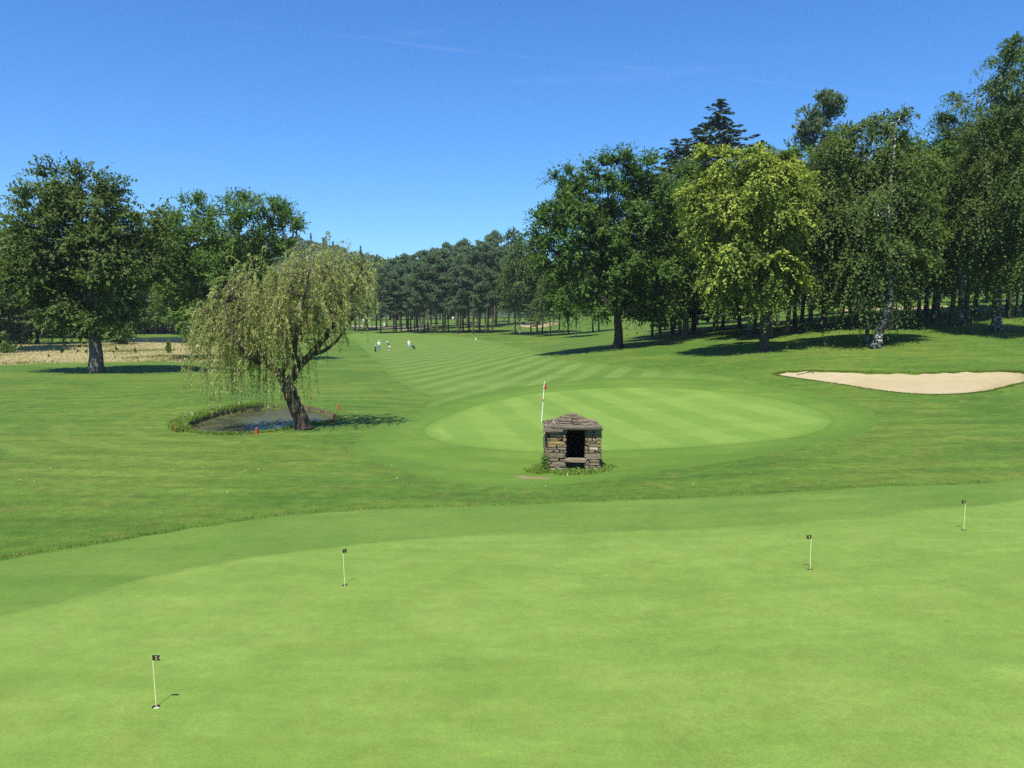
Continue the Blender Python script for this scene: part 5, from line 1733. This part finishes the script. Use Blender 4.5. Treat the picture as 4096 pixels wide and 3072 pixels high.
def person(px, py, label, rz, shirt, legs, shorts=False, bend=0.0, arms='down', hold=None, shoes=None, hat=True):
    """pose in local metres, facing -Y; bend tips the trunk forwards"""
    q = hit(px, py, height); z = hz(q[0], q[1])
    t = thing('person', label, 'person', (q[0], q[1], z), rz, group='golfers on the fairway')
    sb, cb = math.sin(bend), math.cos(bend)
    hip = 0.90
    def tr(x, y, zz):                               # points above the hips tip forwards
        d = zz - hip
        return (x, y * cb - d * sb + (0.10 * sb), hip + d * cb + y * sb * -1.0)
    pel = (0, 0.08 * sb, hip)
    ab, ch, nk, hd, ht = tr(0, 0, 1.10), tr(0, 0, 1.34), tr(0, 0, 1.49), tr(0, -0.01, 1.60), tr(0, -0.01, 1.73)
    V = [pel, ab, ch, nk, hd, ht]; E = [(0, 1), (1, 2), (2, 3), (3, 4), (4, 5)]; R = [0.14, 0.135, 0.15, 0.06, 0.092, 0.075]
    armp = {}
    for s in (-1, 1):
        i = len(V)
        sh = tr(s * 0.19, 0, 1.43)
        if arms == 'down': el, wr, ha = tr(s * 0.27, 0.02, 1.16), tr(s * 0.27, -0.08, 0.93), tr(s * 0.26, -0.11, 0.85)
        elif arms == 'front': el, wr, ha = tr(s * 0.26, -0.10, 1.17), tr(s * 0.12, -0.30, 1.06), tr(s * 0.06, -0.36, 1.03)
        elif arms == 'hips': el, wr, ha = tr(s * 0.36, 0.06, 1.18), tr(s * 0.20, -0.06, 1.02), tr(s * 0.15, -0.07, 0.98)
        else:                                      # putting: both hands meet low in front
            el, wr, ha = (s * 0.17, sh[1] - 0.06, sh[2] - 0.27), (s * 0.05, sh[1] - 0.10, sh[2] - 0.50), (s * 0.025, sh[1] - 0.10, sh[2] - 0.58)
        armp[s] = (sh, el, wr, ha)
        V += [sh, el, wr, ha]; E += [(2, i), (i, i + 1), (i + 1, i + 2), (i + 2, i + 3)]; R += [0.062, 0.046, 0.032, 0.038]
        j = len(V)
        V += [(s * 0.10, pel[1], 0.84), (s * 0.115, pel[1] * .5 - 0.02 - bend * 0.05, 0.47), (s * 0.12, 0.02, 0.09), (s * 0.125, -0.13, 0.04)]
        E += [(0, j), (j, j + 1), (j + 1, j + 2), (j + 2, j + 3)]; R += [0.088, 0.062, 0.042, 0.040]
    link('body', skin_mesh('body', V, E, R, M_SKIN), t)
    k = 1.13
    sv = [ab, ch, nk, pel]; se = [(0, 1), (1, 2), (0, 3)]; sr = [0.135 * k, 0.15 * k, 0.07, 0.14 * k]
    for s in (-1, 1):
        i = len(sv); sh, el, wr, ha = armp[s]
        mid = tuple((a * .35 + b * .65) for a, b in zip(sh, el))
        sv += [sh, mid]; se += [(1, i), (i, i + 1)]; sr += [0.08, 0.066]
    link('shirt', skin_mesh('shirt', sv, se, sr, shirt), t)
    lv = [(0, pel[1], hip + 0.05), pel]; le = [(0, 1)]; lr = [0.148, 0.155]
    for s in (-1, 1):
        i = len(lv)
        kn = (s * 0.115, pel[1] * .5 - 0.02 - bend * 0.05, 0.52 if shorts else 0.47)
        lv += [(s * 0.10, pel[1], 0.82), kn]; le += [(1, i), (i, i + 1)]; lr += [0.105, 0.092 if shorts else 0.078]
        if not shorts:
            lv.append((s * 0.12, 0.02, 0.10)); le.append((i + 1, i + 2)); lr.append(0.062)
    link('shorts' if shorts else 'trousers', skin_mesh('legs', lv, le, lr, legs), t)
    for s in (-1, 1):
        link('shoe', skin_mesh('shoe', [(s * 0.12, 0.05, 0.045), (s * 0.125, -0.07, 0.045), (s * 0.128, -0.16, 0.035)], [(0, 1), (1, 2)], [0.046, 0.05, 0.038], shoes or M_SHOE), t)
    if hat:
        mb = MB(); mb.lathe([(0.0, 0.095)] + [(0.105 * math.sin(a), 0.105 * math.cos(a) - 0.01) for a in np.linspace(0.2, 1.5, 6)] + [(0.108, -0.01)], 14)
        mb.box((0, -0.135, 0.0), (0.15, 0.10, 0.012))
        o = link('cap', mb.mesh('cap', [M_WCLOTH], True), t, (ht[0], ht[1], ht[2] - 0.03)); o.rotation_euler = (bend, 0, 0)
    # a simple face: nose, eyes and mouth on the front of the head
    fx = [(0, -0.095, -0.02, 0.014, 0.02), (-0.032, -0.082, 0.015, 0.011, 0.011), (0.032, -0.082, 0.015, 0.011, 0.011), (0, -0.085, -0.06, 0.025, 0.008)]
    mb = MB()
    for n_, (x, y, zz, a, b_) in enumerate(fx):
        mb.lathe([(0, b_), (a * .7, b_ * .6), (a, 0), (a * .7, -b_ * .6), (0, -b_)], 8, (x, y, zz), m=0 if n_ == 0 else 1)
    o = link('face', mb.mesh('face', [M_SKIN, M_SHOE], True), t, (hd[0], hd[1], hd[2] + 0.03)); o.rotation_euler = (bend, 0, 0)
    return t, armp


person(1516, 1403, 'golfer in white top, white cap and blue trousers standing beside the left bag trolley', math.radians(25), M_WCLOTH, M_BLUEC, arms='front')
pp, ap = person(1558, 1403, 'golfer in grey top and white shorts bending over to putt the ball', math.radians(-55), M_GREYC, M_WCLOTH, shorts=True, bend=0.55, arms='putt', shoes=M_WCLOTH)
hp = ap[1][3]
mb = MB(); tip = (0.0, hp[1] - 0.28, 0.03)
mb.tube([(0, hp[1] + 0.02, hp[2] + 0.05), tip], [0.011, 0.008], 6, m=0); mb.box((0.03, tip[1] - .01, 0.03), (0.10, 0.03, 0.04), m=0)
club = link('golf_club', mb.mesh('golf_club', [M_METAL]), None)
club.matrix_world = pp.matrix_basis.copy()
tag(club, 'thin golf club held by the bending golfer in white shorts', 'golf club')
person(1636, 1399, 'golfer in white top and light blue shorts standing in front of the tilted bag trolley', math.radians(20), M_WCLOTH, M_LBLUE, shorts=True, arms='hips')


def trolley(px, py, label, rz, tilt, bagmat, towel):
    q = hit(px, py, height); z = hz(q[0], q[1])
    t = thing('golf_trolley', label, 'golf trolley', (q[0], q[1], z), rz, group='golf trolleys on the fairway')
    for s in (-1, 1):
        mb = MB()
        an = np.linspace(0, 2 * math.pi, 17)
        mb.tube(np.stack([np.full(17, s * 0.30), 0.13 * np.cos(an), 0.15 + 0.13 * np.sin(an)], 1), np.full(17, 0.022), 6, cap=False)
        w = link('wheel', mb.mesh('wheel', [M_TYRE], True), t)
        mb = MB()
        for a in np.linspace(0, math.pi, 4)[:3]:
            mb.tube([(s * 0.30, 0.12 * math.cos(a), 0.15 + 0.12 * math.sin(a)), (s * 0.30, -0.12 * math.cos(a), 0.15 - 0.12 * math.sin(a))], [0.008, 0.008], 4)
        link('rim', mb.mesh('rim', [M_METAL]), w)
    c, s_ = math.cos(tilt), math.sin(tilt)
    def P(x, a, o):                                # along the bag axis, offset normal to it
        return (x, -0.10 + a * s_ + o * c, 0.16 + a * c - o * s_)
    mb = MB(); mb.tube([(-0.30, 0, 0.15), (0.30, 0, 0.15)], [0.014, 0.014], 6); mb.tube([P(0, -0.1, 0.16), P(0, 0.9, 0.17), P(0, 1.15, 0.05), P(0, 1.22, -0.12)], [0.016] * 4, 6)
    link('frame', mb.mesh('frame', [M_DARK]), t)
    mb = MB(); mb.tube([P(0, -0.08, 0), P(0, 0.1, 0), P(0, 0.62, 0), P(0, 0.85, 0)], [0.12, 0.15, 0.14, 0.15], 12)
    bag = link('bag', mb.mesh('bag', [bagmat], True), t)
    mb = MB(); mb.tube([P(0.02, 0.15, -0.14), P(0.02, 0.5, -0.13)], [0.08, 0.07], 8); link('pocket', mb.mesh('pocket', [M_BAG], True), bag)
    for k in range(6):
        a = k * 1.047; mb = MB(); x, o = 0.08 * math.cos(a), 0.08 * math.sin(a); L_ = 1.02 + 0.08 * (k % 3)
        mb.tube([P(x, 0.6, o), P(x, L_, o)], [0.008, 0.008], 5, m=0); mb.tube([P(x, L_ - .02, o), P(x, L_ + .08, o)], [0.03, 0.026], 6, m=1 if (towel and k % 2 == 0) else 2)
        link('club', mb.mesh('club', [M_METAL, M_WCLOTH, M_DARK], True), bag)
    return t


trolley(1502, 1408, 'upright golf bag trolley with white club cover left of the three golfers', math.radians(10), 0.15, M_BAG, True)
trolley(1657, 1397, 'tilted dark golf bag trolley standing right of the golfer in light blue shorts', math.radians(95), 0.75, M_BAG, False)

# ------------------------------------------------------------------ small course furniture
a_, b_ = hit(3187, 1500, height), hit(3247, 1489, height)
mb = MB()
dv = b_ - a_; L_ = np.linalg.norm(dv); dv = dv / L_; nv_ = np.array([-dv[1], dv[0]])
za_, zb_ = hz(*a_), hz(*b_)
mid = (a_ + b_) / 2; zm = hz(*mid)
M_RAKE = simple_mat('rake_wood', (0.10, 0.085, 0.065), 0.8, noise=0.3)
mb.tube([(a_[0] - mid[0], a_[1] - mid[1], za_ - zm + .03), (b_[0] - mid[0], b_[1] - mid[1], zb_ - zm + .05)], [0.022, 0.022], 6)
rk = thing('bunker_rake', 'dark sand rake lying on the left end of the near bunker', 'rake', (mid[0], mid[1], zm))
link('handle', mb.mesh('handle', [M_RAKE], True), rk)
mb = MB(); e0, e1 = b_ - nv_ * 0.32 - mid, b_ + nv_ * 0.32 - mid
mb.tube([(e0[0], e0[1], zb_ - zm + .05), (e1[0], e1[1], zb_ - zm + .05)], [0.028, 0.028], 6)
for k in range(9):
    e = e0 + (e1 - e0) * k / 8
    mb.tube([(e[0], e[1], zb_ - zm + .05), (e[0] + dv[0] * .02, e[1] + dv[1] * .02, zb_ - zm - .03)], [0.010, 0.006], 5)
link('head', mb.mesh('head', [M_RAKE], True), rk)

q = hit(1903, 1361, height); z = hz(*q)
mb = MB()
mb.box((0, 0, 0.12), (0.22, 0.12, 0.24), m=0); mb.box((0, 0, 0.30), (0.20, 0.10, 0.12), m=1); mb.box((0, 0, 0.47), (0.22, 0.12, 0.22), m=0)
tag(link('distance_post', mb.mesh('distance_post', [M_WHITE, M_DARK]), None, (q[0], q[1], z)), 'small white post with dark middle band in the grass before the pines', 'marker post')

for (px, y, pyb, w, h, lb) in [(1454, 243, 1287, 0.62, 0.80, 'white notice board on a post among the leftmost pines'), (1537, 250, 1303, 0.30, 0.95, 'narrow white tee post between two pine trunks left of centre'), (1811, 300, 1275, 0.55, 0.75, 'small white board far behind the middle of the pine row')]:
    g = at_depth(px, y); zg = hz(*g); zb = max(z_for(pyb, y) - zg, 0.05)
    t = thing('sign_board', lb, 'sign', (g[0], g[1], zg))
    mb = MB(); mb.box((0, 0, zb + h / 2), (w, 0.05, h)); link('board', mb.mesh('board', [M_WHITE]), t)
    mb = MB(); mb.box((0, 0.05, zb * .5 - .1), (0.08, 0.05, zb + .2 + h)); link('post', mb.mesh('post', [M_TIMBER]), t)

# a bird high in the sky
yb = 70.0; zb = z_for(13, yb); xb = x_for(1999, yb, zb)
M_BIRD = simple_mat('bird_feather', (0.02, 0.018, 0.016), 0.8)
bt = thing('bird', 'tiny dark bird high in the sky at the top of the picture', 'bird', (xb, yb, zb))
bt.rotation_euler = (0.2, 1.1, 0.3)
mb = MB(); mb.tube([(0, -0.10, 0), (0, -0.05, 0.005), (0, 0.03, 0.003), (0, 0.09, 0), (0, 0.14, 0)], [0.012, 0.024, 0.022, 0.012, 0.004], 8); link('body', mb.mesh('body', [M_BIRD], True), bt)
for s in (-1, 1):
    v = [(0, -0.04, .005), (s * .09, -.06, .03), (s * .20, .03, .015), (s * .10, .005, .028), (0, .03, .005)]
    v2 = [(x, y, z_ - .004) for x, y, z_ in v]
    link('wing', mesh_from('wing', v + v2, quads=[[0, 1, 3, 4], [9, 8, 6, 5], [0, 5, 6, 1], [1, 6, 7, 2], [2, 7, 8, 3], [3, 8, 9, 4]], tris=[[1, 2, 3], [8, 7, 6]], mats=[M_BIRD]), bt)

# ------------------------------------------------------------------ grasses
def blades(name, label, X, Y, hgt, wid, mat, seed, lean=0.35, zoff=0.0, cat='grass', tint=None):
    r = np.random.default_rng(seed)
    n = len(X)
    Z = height(X, Y) + zoff
    a = r.random(n) * 6.283
    h = hgt * (0.55 + 0.75 * r.random(n)); w = wid * (0.7 + 0.6 * r.random(n))
    b0 = np.stack([X, Y, Z - 0.01], 1)
    side = np.stack([np.cos(a), np.sin(a), np.zeros(n)], 1) * (w / 2)[:, None]
    ln = rand_dirs(r, n) * np.array([1, 1, 0]) * (h * lean)[:, None]
    m = b0 + ln * 0.35 + np.stack([np.zeros(n), np.zeros(n), h * .6], 1)
    tp = b0 + ln + np.stack([np.zeros(n), np.zeros(n), h], 1)
    V = np.empty((n, 5, 3), np.float32)
    V[:, 0] = b0 - side; V[:, 1] = b0 + side; V[:, 2] = m + side * .75; V[:, 3] = m - side * .75; V[:, 4] = tp
    i = np.arange(n)[:, None] * 5
    q = i + np.array([[0, 1, 2, 3]]); t = i + np.array([[3, 2, 4]])
    tt = tint if tint is not None else r.random(n) * 0.79
    o = link(name, mesh_from(name, V.reshape(-1, 3), quads=q, tris=t, mats=[mat], fattr={'tint': np.concatenate([tt, tt])}))
    return tag(o, label, cat, kind='stuff')


r = np.random.default_rng(41)
GL = {'dry': leaf_mat('dry_grass_blade', (0.46, 0.40, 0.25), (0.60, 0.53, 0.36), trans=0.5, rough=0.7, spec=0.15),
      'green': leaf_mat('green_grass_blade', alb(150, 160, 84), alb(190, 190, 112), trans=0.3, rough=0.6, spec=0.2),
      'lush': leaf_mat('lush_grass_blade', alb(140, 186, 76), alb(190, 222, 110), (0.75, 0.74, 0.62), trans=0.45, rough=0.6, spec=0.2),
      'rough': leaf_mat('rough_grass_blade', alb(118, 160, 50), alb(168, 196, 78), trans=0.45, rough=0.6, spec=0.2)}
# tall dry meadow grass
lo, hi = P_MEAD.min(0), P_MEAD.max(0)
X, Y = r.uniform(max(lo[0], -110), hi[0], 130000), r.uniform(lo[1], hi[1], 130000)
k = (sdf(P_MEAD, X, Y) < 0.5) & (X / Y > -0.72)
X, Y = X[k][:44000], Y[k][:44000]
patch = np.sin(X * .21 + 1) * np.sin(Y * .17) + .5 * np.sin(X * .57 - Y * .4)
gr = patch + r.normal(size=len(X)) * .5 > 0.60
blades('meadow_grass', 'tall straw-coloured meadow grass between the beech and the lake', X[~gr], Y[~gr], 0.24, 0.075, GL['dry'], 51, 1.4)
blades('meadow_weeds', 'green weeds scattered through the dry meadow', X[gr], Y[gr], 0.26, 0.085, GL['green'], 52, 1.2)
# lush border in front of the meadow and round the pond
n = 16000
i = r.integers(0, len(P_POND), n); f = r.random(n)[:, None]
Q = P_POND[i] * (1 - f) + P_POND[(i + 1) % len(P_POND)] * f
out_ = norm(Q - pc)
Q = Q + out_ * (r.random(n)[:, None] ** 2.0 * np.where(Q[:, 0:1] < P_POND[:, 0].min() + 1.4, 0.9, 0.4) - 0.02)
near_side = Q[:, 1] < pc[1] - 1.0
left_side = Q[:, 0] < pc[0] - 2.2
tipl = Q[:, 0] < P_POND[:, 0].min() + 1.4
left_side = tipl
k = near_side | tipl | (r.random(n) < 0.18)
Q, hh_ = Q[k], np.where(left_side[k], 0.26, np.where(near_side[k], 0.13, 0.06))
tt_ = np.where(r.random(len(Q)) < 0.03, 0.95, r.random(len(Q)) * .79)
blades('pond_grass', 'lush long grass growing along the pond banks', Q[:, 0], Q[:, 1], hh_, 0.035, GL['lush'], 53, 0.6, tint=tt_)
# weeds and clover round the hut
n = 9000
hx0_, hx1_ = HUT_B[0] + HUT_XL, HUT_B[0] + HUT_XR
hy_ = HUT_B[1] + HUT_YF
X = r.uniform(hx0_ - 0.75, hx1_ + 0.75, n); Y = r.uniform(hy_ - 1.0, hy_ + 2.2, n)
cxh = (hx0_ + hx1_) / 2
e = ((X - cxh + .1) / ((hx1_ - hx0_) / 2 + 0.55)) ** 2 + ((Y - hy_ - .15) / 1.05) ** 2 + r.normal(size=n) * .14 + 0.30 * np.sin(X * 5.3 + 1) * np.sin(Y * 3.9 + X * 2.1)
inside = (X > hx0_ + .03) & (X < hx1_ - .03) & (Y > hy_ + .02)
k = (e < 1.0) & ~inside
X, Y = X[k], Y[k]
tt_ = np.where(r.random(len(X)) < 0.02, 0.95, r.random(len(X)) * .79)
blades('hut_weeds', 'low green weeds and small white flowers round the foot of the stone hut', X, Y, 0.085 * (0.5 + r.random(len(X))), 0.03, GL['lush'], 54, 1.0, cat='weeds', tint=tt_)
# leafy plant climbing the near left corner of the hut
C = np.stack([hx0_ - 0.03 + r.normal(size=420) * .07, hy_ - .02 + r.normal(size=420) * .08, HUT_B[2] + r.random(420) ** 1.3 * .55], 1)
ax = rand_dirs(r, 420); bb = norm(np.cross(ax, rand_dirs(r, 420)))
o = link('corner_plant', leaves_mesh('corner_plant', C, ax * .035, bb * .022, r.random(420) * .79, LM['shrub']))
tag(o, 'leafy weed growing up the left front corner of the stone hut', 'plant')
# longer rough grass along the edge of the apron and in the near rough
n = 110000
yy = 1.0 / np.sqrt(r.uniform(1 / 46.0 ** 2, 1 / 14.5 ** 2, n)); xx = r.uniform(-0.72, 0.72, n) * yy
sA, sF, sP, sG = sdf(P_AP, xx, yy), sdf(P_FR, xx, yy), sdf(P_POND, xx, yy), sdf(P_SOIL, xx, yy)
k = (sA > 0.02) & (sF > 0.05) & (sP > 0.1) & (sG > 0)
xx, yy, sA = xx[k], yy[k], sA[k]
blades('rough_grass', 'short rough grass outside the apron of the practice green', xx, yy, np.where(sA < 0.28, 0.085, 0.030), 0.013, GL['rough'], 55, 0.9)
# daisies and fallen leaves in the rough
n = 220
yy = 1.0 / np.sqrt(r.uniform(1 / 120.0 ** 2, 1 / 24.0 ** 2, n)); xx = r.uniform(-0.66, 0.66, n) * yy
k = (sdf(P_AP, xx, yy) > 0.2) & (sdf(P_G, xx, yy) > 0.3) & (sdf(P_POND, xx, yy) > 0.2) & (sdf(P_BK, xx, yy) > 0.2)
xx, yy = xx[k], yy[k]; m_ = len(xx)
C = np.stack([xx, yy, height(xx, yy) + .035], 1); a = r.random(m_) * 6.283; s_ = 0.010 + 0.012 * r.random(m_)
A = np.stack([np.cos(a) * s_, np.sin(a) * s_, s_ * .4], 1); B = np.stack([-np.sin(a) * s_, np.cos(a) * s_, s_ * .3], 1) * .8
M_FLECK = leaf_mat('fleck', (0.50, 0.44, 0.12), (0.72, 0.70, 0.52), trans=0.2)
tag(link('fallen_leaves', leaves_mesh('fallen_leaves', C, A, B, r.random(m_) * .79, M_FLECK)), 'pale fallen leaves and daisies flecking the rough grass', 'leaves', kind='stuff')

# ragged turf lip of the near bunker
n = 9000
i = r.integers(0, len(P_BK), n); f = r.random(n)[:, None]
Q = P_BK[i] * (1 - f) + P_BK[(i + 1) % len(P_BK)] * f
cb_ = P_BK.mean(0)
Q = Q + norm(Q - cb_) * (r.random(n)[:, None] ** 2 * 0.45 + 0.02 + 0.06 * np.sin(Q[:, 0:1] * 3.1))
blades('bunker_lip_grass', 'ragged grass overhanging the rim of the near sand bunker', Q[:, 0], Q[:, 1], 0.085, 0.03, GL['rough'], 57, 1.0)

# ------------------------------------------------------------------ thin summer haze
mb = MB(); mb.box((0, 0, 64.0), (7400, 7400, 136.0))
hm = bpy.data.materials.new('haze_air'); hm.use_nodes = True
hn, hl = hm.node_tree.nodes, hm.node_tree.links
hn.remove(hn['Principled BSDF'])
pv = hn.new('ShaderNodeVolumePrincipled')
pv.inputs['Color'].default_value = (0.86, 0.92, 1.0, 1); pv.inputs['Density'].default_value = 0.00013; pv.inputs['Anisotropy'].default_value = 0.2
hl.new(pv.outputs[0], hn['Material Output'].inputs['Volume'])
hz_o = link('haze', mb.mesh('haze', [hm])); hz_o['kind'] = 'stuff'; hz_o['label'] = 'thin summer haze over the whole course'
